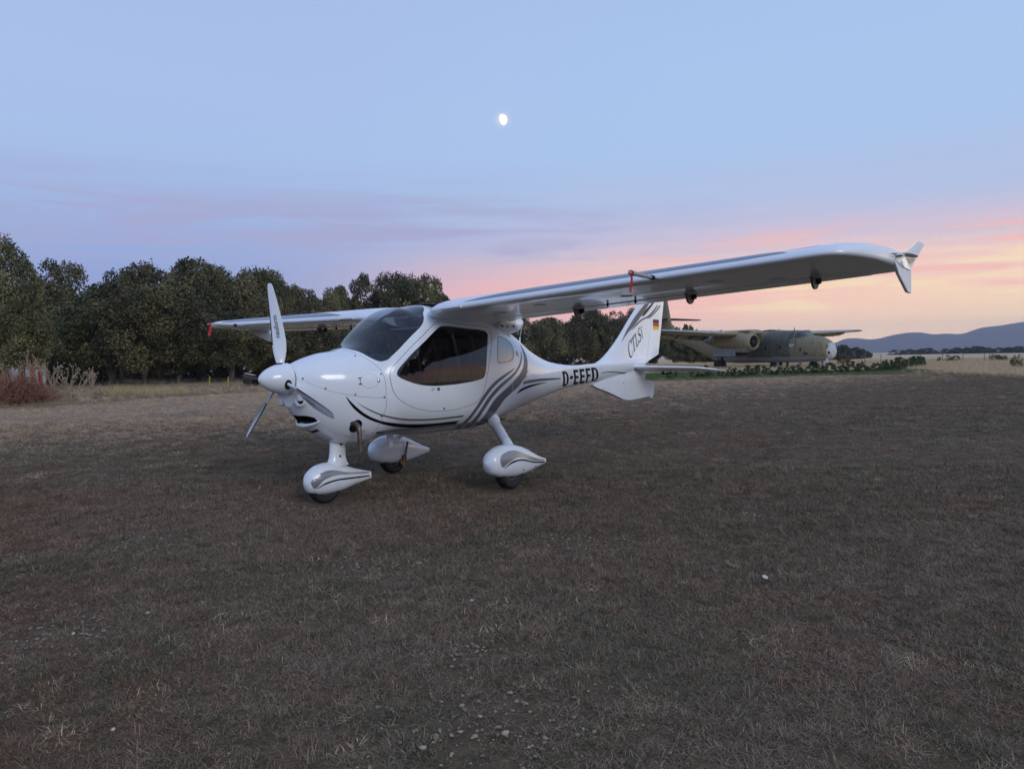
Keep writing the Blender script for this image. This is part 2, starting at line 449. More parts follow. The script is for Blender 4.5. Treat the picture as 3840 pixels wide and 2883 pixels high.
def inset(p, d):
    q = np.roll(p, -1, 0) - np.roll(p, 1, 0); n = np.c_[-q[:, 1], q[:, 0]]; n /= np.linalg.norm(n, axis=1, keepdims=True) + 1e-9
    area = 0.5 * np.sum(p[:, 0] * np.roll(p[:, 1], -1) - np.roll(p[:, 0], -1) * p[:, 1])
    return p + n * (d if area > 0 else -d)

ws_half = [(0.822, 1.571), (0.818, 1.24), (0.844, 0.984), (0.876, 0.748), (0.92, 0.6), (0.958, 0.539), (1.003, 0.519), (1.06, 0.553), (1.169, 0.607),
           (1.283, 0.674), (1.392, 0.748), (1.47, 0.845), (1.519, 0.944), (1.551, 1.031), (1.61, 1.12), (1.66, 1.26), (1.68, 1.571)]
ws_p = cr_open([(a, K * (b + PI / 2)) for a, b in ws_half], 0.025)
WS = np.vstack([ws_p, np.c_[ws_p[:, 0], K * 2 * PI - ws_p[:, 1]][::-1][1:-1]])
door_win = UV(cr_closed([(1.666, 1.583), (1.621, 1.574), (1.564, 1.545), (1.468, 1.487), (1.334, 1.398), (1.22, 1.311), (1.111, 1.219), (1.067, 1.173), (1.054, 1.142), (1.06, 1.122), (1.092, 1.099),
    (1.169, 1.067), (1.239, 1.044), (1.32, 1.027), (1.42, 1.017), (1.52, 1.016), (1.672, 1.02), (1.819, 1.031), (1.959, 1.047), (2.055, 1.067), (2.08, 1.093), (2.099, 1.146), (2.138, 1.294),
    (2.195, 1.429), (2.24, 1.51), (2.225, 1.538), (2.125, 1.555), (1.991, 1.562), (1.863, 1.571), (1.742, 1.582)]))
door = UV(cr_closed([(1.66, 1.631), (1.577, 1.605), (1.443, 1.527), (1.309, 1.438), (1.181, 1.337), (1.079, 1.253), (1.028, 1.208), (1.003, 1.171), (0.99, 1.12), (0.997, 1.05), (1.016, 0.982),
    (1.054, 0.927), (1.111, 0.881), (1.201, 0.837), (1.309, 0.803), (1.417, 0.782), (1.532, 0.774), (1.647, 0.774), (1.768, 0.784), (1.883, 0.804), (1.965, 0.828), (2.03, 0.88), (2.07, 0.96), (2.1, 1.05),
    (2.14, 1.16), (2.19, 1.292), (2.245, 1.4), (2.295, 1.49), (2.318, 1.555), (2.297, 1.58), (2.23, 1.592), (2.016, 1.602), (1.832, 1.619), (1.73, 1.629)]))
rear_win = UV(cr_closed([(2.418, 1.488), (2.494, 1.482), (2.571, 1.451), (2.622, 1.413), (2.628, 1.358), (2.603, 1.288), (2.565, 1.247), (2.494, 1.224), (2.405, 1.215), (2.303, 1.209), (2.29, 1.225), (2.316, 1.341), (2.373, 1.45)]))
cs = UV(cr_open([(0.27, 1.146), (0.308, 1.112), (0.359, 1.077), (0.455, 1.026), (0.57, 0.989), (0.691, 0.961), (0.805, 0.942), (0.955, 0.928)], 0.03))
cs2 = UV(cr_open([(0.955, 0.928), (0.953, 1.028), (0.946, 1.113), (0.92, 1.192), (0.863, 1.272), (0.822, 1.32), (0.795, 1.350)], 0.03))
top_end = np.array([[0.785, K * PI]])
cowl_half = np.vstack([cs, cs2[1:], top_end])
COWL = np.vstack([cowl_half, np.c_[cowl_half[:, 0], K * 2 * PI - cowl_half[:, 1]][::-1][1:]])
oil = UV(np.array([(0.812 + 0.078 * math.cos(a), 1.088 + 0.064 * math.sin(a)) for a in np.linspace(0, 2 * PI, 36, endpoint=False)]))
exh = UV(np.array([(0.735 + 0.05 * math.cos(a), 0.69 + 0.058 * math.sin(a)) for a in np.linspace(0, 2 * PI, 28, endpoint=False)]))
mouth_h = cr_open([(0.328, 0.0), (0.348, 0.38), (0.380, 0.57), (0.418, 0.66), (0.446, 0.62), (0.440, 0.50), (0.408, 0.30), (0.385, 0.0)], 0.03)
mouth_h = np.c_[mouth_h[:, 0], mouth_h[:, 1] * K]
slot_h = np.c_[[0.475, 0.475, 0.50, 0.50], np.array([0.0, 0.36, 0.36, 0.0]) * K]
GAP = 0.0045
X0, X1, YT = 0.27, 5.93, K * 2 * PI
loops = [WS, inset(WS, -0.006)]
for p in (door, door_win, rear_win, COWL, oil): loops += [p, inset(p, GAP)] if p is not rear_win and p is not door_win else [p, inset(p, -0.004)]
loops2 = []
for i, l in enumerate(loops):
    loops2.append(l)
both = [door, inset(door, GAP), door_win, rear_win, oil, inset(oil, 0.0025), exh]
LP = [WS] + both + [mirror(p) for p in both] + [COWL]
cowl_in = np.vstack([cs + [0, 0.004], cs2[1:] + [-0.004, 0.0], top_end + [[-.004, 0]]])
COWL_IN = np.vstack([cowl_in, np.c_[cowl_in[:, 0], K * 2 * PI - cowl_in[:, 1]][::-1][1:]])
OPEN = [mouth_h, slot_h]
segs_v, segs_e = [], []
def add_loop(p, closed=True):
    b = len(segs_v); n = len(p)
    for q in p: segs_v.append((float(min(max(q[0], X0), X1)), float(min(max(q[1], 0), YT))))
    for i in range(n - (0 if closed else 1)): segs_e.append((b + i, b + (i + 1) % n))
for p in LP: add_loop(p)
add_loop(COWL_IN)
for p in OPEN:
    add_loop(p, False); add_loop(np.c_[p[:, 0], YT - p[:, 1]], False)
gx = np.unique(np.r_[np.linspace(X0, 1.0, 30), np.linspace(1.0, 3.2, 62), np.linspace(3.2, X1, 46)])
gy = np.linspace(0, YT, 97)
G = np.stack(np.meshgrid(gx, gy, indexing="ij"), -1).reshape(-1, 2)
SV = np.array(segs_v)
keep = np.ones(len(G), bool)
for i in range(0, len(G), 2000):
    d = np.hypot(G[i:i + 2000, None, 0] - SV[None, :, 0], G[i:i + 2000, None, 1] - SV[None, :, 1]).min(1)
    onb = (G[i:i + 2000, 0] <= X0) | (G[i:i + 2000, 0] >= X1) | (G[i:i + 2000, 1] <= 0) | (G[i:i + 2000, 1] >= YT)
    keep[i:i + 2000] = (d > 0.009) | onb
allv = [Vector(v) for v in segs_v] + [Vector((float(a), float(b))) for a, b in G[keep]]
rv, re_, rf, *_ = delaunay_2d_cdt(allv, segs_e, [], 0, 1e-6)
RV = np.array([tuple(v) for v in rv]); RF = np.array([tuple(f) for f in rf if len(f) == 3])
CEN = RV[RF].mean(1)
reg = np.full(len(RF), "fuselage", object)
reg[CEN[:, 0] < 0.955] = "lower_cowl"
ic = inside(COWL, CEN); reg[ic] = "seam_c"; reg[inside(COWL_IN, CEN)] = "cowl"
for sd, mf in (("P", lambda p: p), ("S", mirror)):
    reg[inside(mf(oil), CEN)] = "seam_o" + sd; reg[inside(mf(inset(oil, 0.0025)), CEN)] = "oil" + sd
    reg[inside(mf(door), CEN)] = "seal" + sd; reg[inside(mf(inset(door, GAP)), CEN)] = "door" + sd
    reg[inside(mf(door_win), CEN)] = "pane" + sd; reg[inside(mf(rear_win), CEN)] = "rear" + sd
reg[inside(exh, CEN)] = "exh"; reg[inside(mirror(exh), CEN)] = "exhS"
reg[inside(WS, CEN)] = "windshield"
for nm, p in (("mouth", mouth_h), ("slot", slot_h)):
    reg[inside(np.r_[p, [[p[-1][0], 0]]], CEN) | inside(np.c_[p[:, 0], YT - p[:, 1]], CEN)] = nm
P3 = fus(RV[:, 0], RV[:, 1] / K - PI / 2); N3 = fus_normal(RV[:, 0], RV[:, 1] / K - PI / 2)
# face winding outward
fn = np.cross(P3[RF[:, 1]] - P3[RF[:, 0]], P3[RF[:, 2]] - P3[RF[:, 0]])
flip = (fn * N3[RF[:, 0]]).sum(1) < 0
RF[flip] = RF[flip][:, ::-1]
# drop degenerate faces
area = np.linalg.norm(fn, axis=1); RF = RF[area > 1e-9]; reg = reg[area > 1e-9]
def region(name, keys, mat_, parent, off=0.0):
    F = RF[np.isin(reg.astype(str), keys)]
    ids, inv = np.unique(F, return_inverse=True)
    return obj(name, mesh(name, P3[ids] + N3[ids] * off, inv.reshape(-1, 3), True, N3[ids]), mat_, parent)
def recess(name, keys, depth, mat_, parent, direction=None):
    """dark pocket behind an opening: floor moved inwards plus walls"""
    F = RF[np.isin(reg.astype(str), keys)]
    ids, inv = np.unique(F, return_inverse=True); F = inv.reshape(-1, 3); n = len(ids)
    dv = -N3[ids] if direction is None else np.array([direction] * n)
    V = np.vstack([P3[ids], P3[ids] + dv * depth]); faces = [tuple(f + n) for f in F]
    from collections import Counter
    cnt = Counter()
    for f in F:
        for a, b in ((f[0], f[1]), (f[1], f[2]), (f[2], f[0])): cnt[(min(a, b), max(a, b))] += 1
    for (a, b), c in cnt.items():
        if c == 1: faces.append((a, b, b + n, a + n))
    return obj(name, mesh(name, V, faces, False), mat_, parent)

body = region("fuselage", ["fuselage"], M["shell"], air)
lcowl = region("lower_cowling", ["lower_cowl"], M["shell"], air)
ucowl = region("upper_cowling", ["cowl"], M["shell"], air)
region("panel_seam", ["seam_c"], M["seam_pale"], ucowl)
for sd in "PS":
    od = region("oil_door", ["oil" + sd], M["white"], ucowl)
    region("panel_seam", ["seam_o" + sd], M["seam_pale"], ucowl)
    dr = region("cabin_door", ["door" + sd], M["shell"], air)
    region("door_seal", ["seal" + sd], M["seam"], dr)
    region("window_pane", ["pane" + sd], M["window"], dr)
    rw_ = region("rear_window", ["rear" + sd], M["window_pale"], air)
    rim_ = rear_win if sd == "P" else mirror(rear_win); rin_ = inset(rim_, .006)
    rp_ = [[tuple(fus(np.array([q[0]]), np.array([q[1] / K - PI / 2]))[0] + fus_normal(np.array([q[0]]), np.array([q[1] / K - PI / 2]))[0] * .0016) for q in l_] for l_ in (rim_, rin_)]
    MB().loft(rp_, False, False).build("window_seal", M["seam_pale"], rw_, angle=180)
wsh = region("windshield", ["windshield"], M["windshield"], air)
recess("chin_intake", ["mouth"], 0.10, M["black_int"], lcowl, (0.9, 0, 0.3))
recess("oil_cooler_slot", ["slot"], 0.05, M["black_int"], lcowl, (0.9, 0, 0.3))
recess("exhaust_opening", ["exh"], 0.09, M["black_int"], lcowl)
recess("exhaust_opening", ["exhS"], 0.09, M["black_int"], lcowl)
# nose bulkhead behind the spinner
ring = fus(np.full(48, X0), np.linspace(0, 2 * PI, 48, endpoint=False))
rin = [(X0 + 0.004, 0.11 * -math.cos(a), ZS + 0.11 * math.sin(a)) for a in np.linspace(0, 2 * PI, 48, endpoint=False)]
MB().loft([ring, rin], False, True).build("nose_ring", M["white"], lcowl)
tl = fus(np.full(32, X1), np.linspace(0, 2 * PI, 32, endpoint=False))
MB().add(tl, [tuple(range(32))]).build("tail_bulkhead", M["white"], body, False)

# ---- flat print on the skin
def poly_mesh(name, poly, mapper, grid=0.03, holes=()):
    """poly in a 2-D print plane, meshed finely and laid on a surface by mapper(u, v) -> point, normal"""
    vs, es = [], []
    for lp in [poly] + list(holes):
        b = len(vs)
        for i, p in enumerate(lp):
            vs.append(Vector((float(p[0]), float(p[1])))); es.append((b + i, b + (i + 1) % len(lp)))
    A = np.array(poly, float); lo, hi = A.min(0), A.max(0)
    g = np.stack(np.meshgrid(np.arange(lo[0] + grid / 2, hi[0], grid), np.arange(lo[1] + grid / 2, hi[1], grid)), -1).reshape(-1, 2)
    if len(g): vs += [Vector((float(a), float(b))) for a, b in g[inside(A, g)]]
    v, e, f, *_ = delaunay_2d_cdt(vs, es, [], 0, 1e-7)
    v = np.array([tuple(q) for q in v]); f = np.array([tuple(q) for q in f if len(q) == 3])
    c = v[f].mean(1); m = inside(A, c)
    for h in holes: m &= ~inside(np.array(h, float), c)
    f = f[m]; P, N = mapper(v[:, 0], v[:, 1])
    nn = np.cross(P[f[:, 1]] - P[f[:, 0]], P[f[:, 2]] - P[f[:, 0]])
    fl = (nn * N[f[:, 0]]).sum(1) < 0; f[fl] = f[fl][:, ::-1]
    ok = np.linalg.norm(nn, axis=1) > 1e-12
    ids, inv = np.unique(f[ok], return_inverse=True)
    return mesh(name, P[ids], inv.reshape(-1, 3), True, N[ids])
OFF = 0.0016
def on_fus(off=OFF, side=1):
    def f(x, z):
        th = th_of(x, z); p = fus(x, th); n = fus_normal(x, th)
        p = p + n * off
        if side < 0: p = p * [1, -1, 1]; n = n * [1, -1, 1]
        return p, n
    return f
def band(l, r):          # two edge lines -> polygon
    return np.vstack([cr_open(l, 0.02), cr_open(r, 0.02)[::-1]])
swoosh_u = [(0.614, 0.963), (0.672, 0.897), (0.748, 0.828), (0.825, 0.776), (0.914, 0.735), (1.009, 0.708), (1.169, 0.680), (1.315, 0.665), (1.462, 0.658), (1.621, 0.656), (1.844, 0.658)]
swoosh_l = [(0.614, 0.958), (0.625, 0.935), (0.672, 0.866), (0.748, 0.797), (0.825, 0.749), (0.92, 0.709), (1.028, 0.676), (1.207, 0.643), (1.354, 0.627), (1.5, 0.618), (1.672, 0.613), (1.835, 0.615)]
thin_u = [(0.716, 0.898), (0.812, 0.841), (0.926, 0.788), (1.06, 0.750), (1.213, 0.724), (1.4, 0.710), (1.583, 0.707), (1.863, 0.712)]
thin_l = [(0.716, 0.895), (0.812, 0.830), (0.926, 0.775), (1.06, 0.735), (1.213, 0.708), (1.4, 0.694), (1.583, 0.690), (1.857, 0.694)]
A_l = [(1.93, 0.520), (1.915, 0.56), (1.922, 0.62), (1.946, 0.694), (1.978, 0.771), (2.03, 0.864), (2.125, 0.963), (2.239, 1.035), (2.373, 1.090), (2.514, 1.135), (2.59, 1.158)]
A_r = [(2.02, 0.520), (1.985, 0.56), (1.98, 0.62), (1.995, 0.692), (2.03, 0.778), (2.085, 0.862), (2.175, 0.950), (2.28, 1.016), (2.405, 1.071), (2.507, 1.115), (2.592, 1.156)]
B_l = [(2.09, 0.521), (2.052, 0.56), (2.042, 0.62), (2.05, 0.69), (2.068, 0.77), (2.125, 0.864), (2.214, 0.940), (2.316, 0.998), (2.437, 1.052), (2.565, 1.108), (2.654, 1.168), (2.743, 1.25), (2.80, 1.33)]
B_r = [(2.17, 0.523), (2.125, 0.56), (2.108, 0.62), (2.106, 0.69), (2.12, 0.75), (2.172, 0.842), (2.259, 0.917), (2.348, 0.973), (2.469, 1.030), (2.60, 1.098), (2.69, 1.160), (2.770, 1.243), (2.81, 1.327)]
C_l = [(2.21, 0.524), (2.175, 0.57), (2.168, 0.63), (2.172, 0.70), (2.19, 0.777), (2.243, 0.850), (2.33, 0.907), (2.46, 0.972), (2.58, 1.034), (2.70, 1.102), (2.79, 1.18), (2.835, 1.26), (2.86, 1.35), (2.885, 1.42)]
C_r = [(2.36, 0.545), (2.325, 0.59), (2.31, 0.64), (2.325, 0.69), (2.352, 0.765), (2.41, 0.840), (2.53, 0.905), (2.66, 0.968), (2.775, 1.045), (2.86, 1.12), (2.905, 1.21), (2.918, 1.29), (2.905, 1.36), (2.888, 1.42)]
f_port = on_fus()
for nm, l, r, mt in (("curved_stripe", swoosh_u, swoosh_l, "stripe_black"), ("curved_stripe", thin_u, thin_l, "stripe_grey"), ("curved_stripe", A_l, A_r, "stripe_grey"),
                     ("curved_stripe", B_l, B_r, "stripe_grey"), ("curved_stripe", C_l, C_r, "stripe_grey"),
                     ("tail_stripe", [(2.772, 1.006), (2.95, 1.018), (3.2, 1.0215), (3.5, 1.018), (3.775, 1.010)], [(2.735, 0.976), (2.95, 0.984), (3.2, 0.990), (3.5, 0.993), (3.778, 0.995)], "stripe_grey"),
                     ("tail_stripe", [(2.622, 0.881), (2.692, 0.925), (2.80, 0.948), (2.953, 0.963), (3.18, 0.972), (3.412, 0.973)], [(2.628, 0.879), (2.718, 0.901), (2.82, 0.920), (2.96, 0.937), (3.18, 0.955), (3.41, 0.969)], "stripe_black"),
                     ("tail_stripe", [(4.757, 1.047), (4.923, 1.055), (5.15, 1.046), (5.375, 1.027), (5.567, 1.009)], [(4.757, 1.038), (4.923, 1.042), (5.15, 1.033), (5.35, 1.012), (5.56, 1.006)], "stripe_grey")):
    for sd in (1, -1):
        obj(nm, poly_mesh(nm, band(l, r), on_fus(side=sd)), M[mt], body)
# registration letters, drawn as outlines in a unit box (u right, v up)
def rect(u0, v0, u1, v1): return [(u0, v0), (u1, v0), (u1, v1), (u0, v1)]
D_out = [(0, 0), (.55, 0), (.8, .06), (.95, .2), (1, .38), (1, .62), (.95, .8), (.8, .94), (.55, 1), (0, 1)]
D_in = [(.34, .15), (.5, .15), (.62, .2), (.67, .32), (.67, .68), (.62, .8), (.5, .85), (.34, .85)]
E_out = [(0, 0), (1, 0), (1, .17), (.36, .17), (.36, .42), (.9, .42), (.9, .58), (.36, .58), (.36, .83), (1, .83), (1, 1), (0, 1)]
F_out = [(0, 0), (.36, 0), (.36, .41), (.88, .41), (.88, .57), (.36, .57), (.36, .83), (1, .83), (1, 1), (0, 1)]
def lay(poly, u0, wd, z0, h, shear):
    return [(u0 + u * wd + shear * (1 - v), z0 + v * h) for u, v in poly]
def dens(p, n=5):
    p = np.array(p, float); q = np.roll(p, -1, 0)
    return np.vstack([p[i] + (q[i] - p[i]) * t for i in range(len(p)) for t in [np.linspace(0, 1, n, endpoint=False)[:, None]]])
REG = [("D", 3.795, 0.150), ("-", 4.010, 0.09), ("E", 4.055, 0.130), ("E", 4.245, 0.13), ("F", 4.385, 0.118), ("D", 4.485, 0.155)]
xcur = 3.795
for ch, u0, wd in (("D", 3.795, .140), ("-", 3.962, .085), ("E", 4.068, .118), ("E", 4.213, .118), ("F", 4.358, .112), ("D", 4.492, .150)):
    for sd in (1, -1):
        if ch == "-": me_ = poly_mesh("registration_dash", dens(rect(u0 + .055, .988, u0 + wd + .045, 1.026)), on_fus(side=sd))
        elif ch == "D": me_ = poly_mesh("registration_letter", dens(lay(D_out, u0, wd, .919 + (u0 - 4.2) * .042, .186, .112)), on_fus(side=sd), holes=[dens(lay(D_in, u0, wd, .919 + (u0 - 4.2) * .042, .186, .112))])
        else: me_ = poly_mesh("registration_letter", dens(lay(E_out if ch == "E" else F_out, u0, wd, .919 + (u0 - 4.2) * .042, .186, .112)), on_fus(side=sd))
        obj("registration_letter", me_, M["stripe_black"], body)
# small prints
obj("sticker", poly_mesh("sticker", dens(rect(1.462, .972, 1.494, .999)), f_port), M["blue_print"], dr.parent.children[0] if False else body)
for k, (a, b) in enumerate(((1.395, 1.440), (1.395, 1.425))):
    obj("sticker_text", poly_mesh("sticker_text", dens(rect(a, .991 - k * .016, b, .996 - k * .016)), f_port), M["blue_print"], body)
circ = lambda cx, cz, r, n=20: [(cx + r * math.cos(2 * PI * i / n), cz + r * math.sin(2 * PI * i / n)) for i in range(n)]
obj("round_badge", poly_mesh("round_badge", [(2.688 + .026 * math.cos(t), 1.308 + .030 * math.sin(t)) for t in np.linspace(0, 2 * PI, 24, endpoint=False)], f_port), M["orange_print"], body)
obj("badge_centre", poly_mesh("badge_centre", [(2.688 + .017 * math.cos(t), 1.308 + .02 * math.sin(t)) for t in np.linspace(0, 2 * PI, 24, endpoint=False)], on_fus(OFF * 2)), M["silver"], body)
obj("warning_tag", poly_mesh("warning_tag", dens([(2.80, 1.078), (2.89, 1.125), (2.892, 1.116), (2.802, 1.069)]), on_fus(OFF * 2)), M["red_print"], body)
obj("warning_tag", poly_mesh("warning_tag", dens([(2.77, 1.045), (2.84, 1.075), (2.842, 1.064), (2.772, 1.034)]), on_fus(OFF * 2)), M["red_print"], body)
obj("access_seam", poly_mesh("access_seam", band([(2.590, .757), (2.70, .772), (2.80, .803), (2.93, .860)], [(2.592, .753), (2.70, .768), (2.80, .799), (2.93, .855)]), f_port), M["seam_pale"], body)
obj("access_seam", poly_mesh("access_seam", band([(2.52, 1.0), (2.524, .94), (2.527, .885)], [(2.524, 1.0), (2.528, .94), (2.531, .885)]), on_fus(OFF * 2)), M["white"], body)
obj("access_seam", poly_mesh("access_seam", band([(0.956, 0.928), (0.958, 0.854), (0.948, 0.785), (0.938, 0.707), (.92, .60)], [(0.959, 0.928), (0.961, 0.854), (0.951, 0.785), (0.941, 0.707), (.923, .60)]), on_fus(OFF * 2)), M["seam_pale"], body)
# screws and door latch
scr = MB().lathe([(-.002, .008), (.002, .008), (.003, .005)], "x", 10).me("screw")
scr.materials.append(M["steel_dark"])
for (x, z, par, sc_) in ((.308, 1.128, ucowl, 1), (.455, 1.038, ucowl, 1), (.691, .975, ucowl, 1), (.939, .940, ucowl, 1), (.78, 1.312, ucowl, 1), (.92, 1.146, ucowl, 1), (.933, .768, lcowl, 1), (1.57, .796, dr, 1.3), (.70, .60, lcowl, .8)):
    th = float(th_of(np.array([x]), np.array([z]))[0])
    p = fus(np.array([x]), np.array([th]))[0]; n = fus_normal(np.array([x]), np.array([th]))[0]
    for sd in (1, -1):
        o = obj("screw" if sc_ < 1.2 else "door_latch", scr, None, par)
        o.location = p * [1, sd, 1]; o.scale = (sc_, sc_, sc_)
        o.rotation_euler = Vector(n * [1, sd, 1]).to_track_quat("X", "Z").to_euler()
x_, z_ = .893, 1.088
th = float(th_of(np.array([x_]), np.array([z_]))[0]); p = fus(np.array([x_]), np.array([th]))[0]; n = fus_normal(np.array([x_]), np.array([th]))[0]
o = obj("door_lock", MB().lathe([(-.003, .013), (.003, .013), (.005, .010), (.006, .0)], "x", 16).me("door_lock"), M["alu"], ucowl)
o.location = p; o.rotation_euler = Vector(n).to_track_quat("X", "Z").to_euler()
for dz in (-.026, .026):
    p, n = on_fus(.002)(np.array([.735]), np.array([1.09 + dz]))
    o = obj("hinge", MB().box((0, 0, 0), (.006, .026, .010)).me("hinge"), M["steel_dark"], ucowl)
    o.location = p[0]; o.rotation_euler = Vector(n[0]).to_track_quat("X", "Z").to_euler()
obj("hinge_pin", poly_mesh("hinge_pin", dens(rect(.733, 1.062, .737, 1.118)), on_fus(.004)), M["steel_dark"], ucowl)
# round cooling intakes beside the spinner, chin lip
for sd in (1, -1):
    c = np.array([.300, -sd * .150, .955]); ax_ = Vector((-0.78, -sd * 0.62, 0.0)).normalized()
    prof = []
    for a in np.linspace(0, 2 * PI, 13): prof.append((.016 * math.cos(a) + .004, .050 + .012 * math.sin(a)))
    o = MB().lathe(prof, "x", 32, cap=False).build("air_intake", M["white"], lcowl)
    q = ax_.to_track_quat("X", "Z"); o.location = c; o.rotation_euler = q.to_euler(); o.scale = (1.6, .85, 1.18)
    o2 = MB().lathe([(-.010, .0), (-.010, .046)], "x", 28).build("intake_dark_disc", M["black_int"], lcowl, False)  # black disc painting in the dark depth of the intake hole
    o2.location = c; o2.rotation_euler = q.to_euler(); o2.scale = (1, .85, 1.18)
lip = []
for t in np.linspace(-.66, .66, 25):
    x = .400 + .055 * min(1, (abs(t) / .66) ** 2)
    p = fus(np.array([x]), np.array([-PI / 2 + t]))[0]; n = fus_normal(np.array([x]), np.array([-PI / 2 + t]))[0]
    lip.append(p + n * (.004 + .012 * math.cos(t / .66 * PI / 2)))
MB().tube(lip, [.006 + .012 * math.cos(t / .66 * PI / 2) for t in np.linspace(-.66, .66, 25)], 10).build("intake_lip", M["white"], lcowl)
# exhaust pipe
MB().tube(cr_open([(.70, -.30, .72), (.705, -.375, .715), (.705, -.405, .69), (.705, -.412, .64), (.706, -.414, .56), (.708, -.416, .475)], .02), .021, 16, False).build("exhaust_pipe", M["exhaust"], air)

# ---- spinner and propeller
prof = [(0.0, .0)] + [(.265 * t, .136 * (1 - (1 - t) ** 1.9) ** .62) for t in (.01, .03, .07, .13, .2, .3, .4, .52, .64, .76, .88, 1.0)] + [(.262, .128)]
sp = MB().lathe(prof, "x", 56, (0, 0, ZS)).build("spinner", M["white"], air)
MB().lathe([(.256, .127), (.274, .127)], "x", 48, (0, 0, ZS)).build("spinner_gap", M["seam"], sp)
def text_mesh(s, size, shear=0.0, name="lettering"):
    cu = bpy.data.curves.new(name, "FONT"); cu.body = s; cu.size = size; cu.shear = shear; cu.resolution_u = 3
    cu.align_x = "CENTER"; cu.align_y = "CENTER"
    o = bpy.data.objects.new(name, cu); COL.objects.link(o)
    bpy.context.view_layer.update()
    me = bpy.data.meshes.new_from_object(o.evaluated_get(bpy.context.evaluated_depsgraph_get()))
    bpy.data.objects.remove(o); bpy.data.curves.remove(cu)
    me.name = name
    return me
R_ST = [.09, .12, .17, .24, .32, .42, .52, .62, .72, .80, .83, .842]
CH = [.05, .055, .085, .115, .128, .124, .114, .101, .085, .066, .050, .030]
SW = [0, 0, .002, .006, .009, .008, .003, -.006, -.018, -.028, -.030, -.030]
TW = [62, 60, 52, 44, 37, 31, 27, 24, 21.5, 20, 19.5, 19]
for k in range(3):
    a = -0.142 + k * 2 * PI / 3
    er = Vector((0, -math.sin(a), math.cos(a))); et = Vector((0, -math.cos(a), -math.sin(a))); ex = Vector((1, 0, 0))
    rings, le = [], []
    def blade_pt(r, u, off):
        ch = np.interp(r, R_ST, CH); tw = R(np.interp(r, R_ST, TW)); swp = np.interp(r, R_ST, SW)
        cd = et * math.cos(tw) + ex * math.sin(tw); nd = et * -math.sin(tw) + ex * math.cos(tw)
        return Vector((.212, 0, ZS)) + er * r + cd * ((u - .42) * ch + swp * .6) + nd * off
    for r, ch in zip(R_ST, CH):
        tk = ch * np.interp(r, [.09, .14, .3, .84], [.9, .45, .14, .09]) / 2
        rg = []
        for j in range(16):
            q = 2 * PI * j / 16; u = .5 - .5 * math.cos(q)
            yt = tk * math.sin(q) * (1.0 if r < .13 else 1.15 * (1 - .55 * u))
            rg.append(blade_pt(r, u, yt))
        rings.append(rg)
    bl = MB().loft(rings).build("propeller_blade", M["white"], air, angle=60)
    strip = MB(); rr = np.linspace(.30, .835, 24); sv = []
    for r in rr:
        ch = np.interp(r, R_ST, CH); tk = ch * np.interp(r, [.09, .14, .3, .84], [.9, .45, .14, .09]) / 2
        row = []
        for q in (-.62, -.35, 0, .35, .62):
            u = .5 - .5 * math.cos(q); yt = tk * math.sin(q) * 1.15 * (1 - .55 * u) * 1.06
            row.append(blade_pt(r, u - .012, yt + (.0006 if q > 0 else -.0006)))
        sv.append(row)
    strip.loft(sv, False, False, False).build("leading_edge_strip", M["stripe_black"], bl)
    tm = text_mesh("neuform", .062)
    vs = np.array([v.co[:] for v in tm.vertices])
    for v, (tu, tv, _) in zip(tm.vertices, vs):
        r = .455 + tu * .95; u = .50 - tv / .118
        v.co = blade_pt(r, u, -np.interp(r, R_ST, CH) * .075 * 1.15 - .0012)
    obj("blade_lettering", tm, M["stripe_black"], bl)
    # cuff opening in the spinner
    rot = er.to_track_quat("Z", "X").to_matrix()
    op = MB().prism([(.030 * math.cos(t), .042 * math.sin(t)) for t in np.linspace(0, 2 * PI, 22, endpoint=False)], .022)
    oo = op.build("blade_opening", M["black_int"], sp)
    oo.matrix_local = Matrix.Translation(Vector((.205, 0, ZS)) + er * .113) @ Matrix((( 1, 0, 0, 0), (0, et.y, er.y, 0), (0, et.z, er.z, 0), (0, 0, 0, 1)))
# ---- wings
def w_le(y): return (.15 * ((.68 - y) / .34) ** 2 if y < .68 else 0.0) + float(np.interp(y, [0, 4.06, 4.14, 4.20, 4.25, 4.29, 4.31, 4.33], [1.456, 1.49, 1.51, 1.56, 1.66, 1.83, 1.98, 2.20]))
def w_te(y): return 2.765 - (y - .6) * .0738
def w_zl(y): return 1.703 + .03 * y
def w_zt(y): return w_zl(y) - .015 + np.interp(y, [.6, 3.6], [-.025, -.044])
def w_th(y): return float(np.interp(y, [0, 3.6, 4.05, 4.20, 4.29, 4.333], [.122, .112, .108, .112, .145, .27]))
def naca(s): return 5 * (.2969 * np.sqrt(s) - .126 * s - .3516 * s ** 2 + .2843 * s ** 3 - .1036 * s ** 4)
def wing_pt(y, s, up):
    """point of the wing surface for half span y, chord fraction s; upper or lower side"""
    c = w_te(y) - w_le(y)
    cam_ = .040 * (2 * .3 * s - s * s) / .09 if s < .3 else .040 * (.4 + .6 * s - s * s) / .49
    yt = w_th(y) * naca(s)
    z = w_zl(y) + (w_zt(y) - w_zl(y)) * s + c * (cam_ + (yt if up else -yt))
    if not up and y < .66:
        z -= .13 * ((.66 - y) / .40) ** 2 * math.sin(PI * min(1, s * 1.02)) ** .42
    return np.array([w_le(y) + c * s, y, z])
SU = [0.0, .004, .012, .028, .05, .08, .12, .18, .26, .35, .45, .55, .65, .735]
YW = [.345, .37, .41, .48, .57, .66, .9, 1.3, 1.8, 2.4, 3.0, 3.4, 3.7, 3.85, 3.93, 3.99, 4.05, 4.10, 4.14, 4.18, 4.215, 4.25, 4.28, 4.305, 4.325, 4.333]
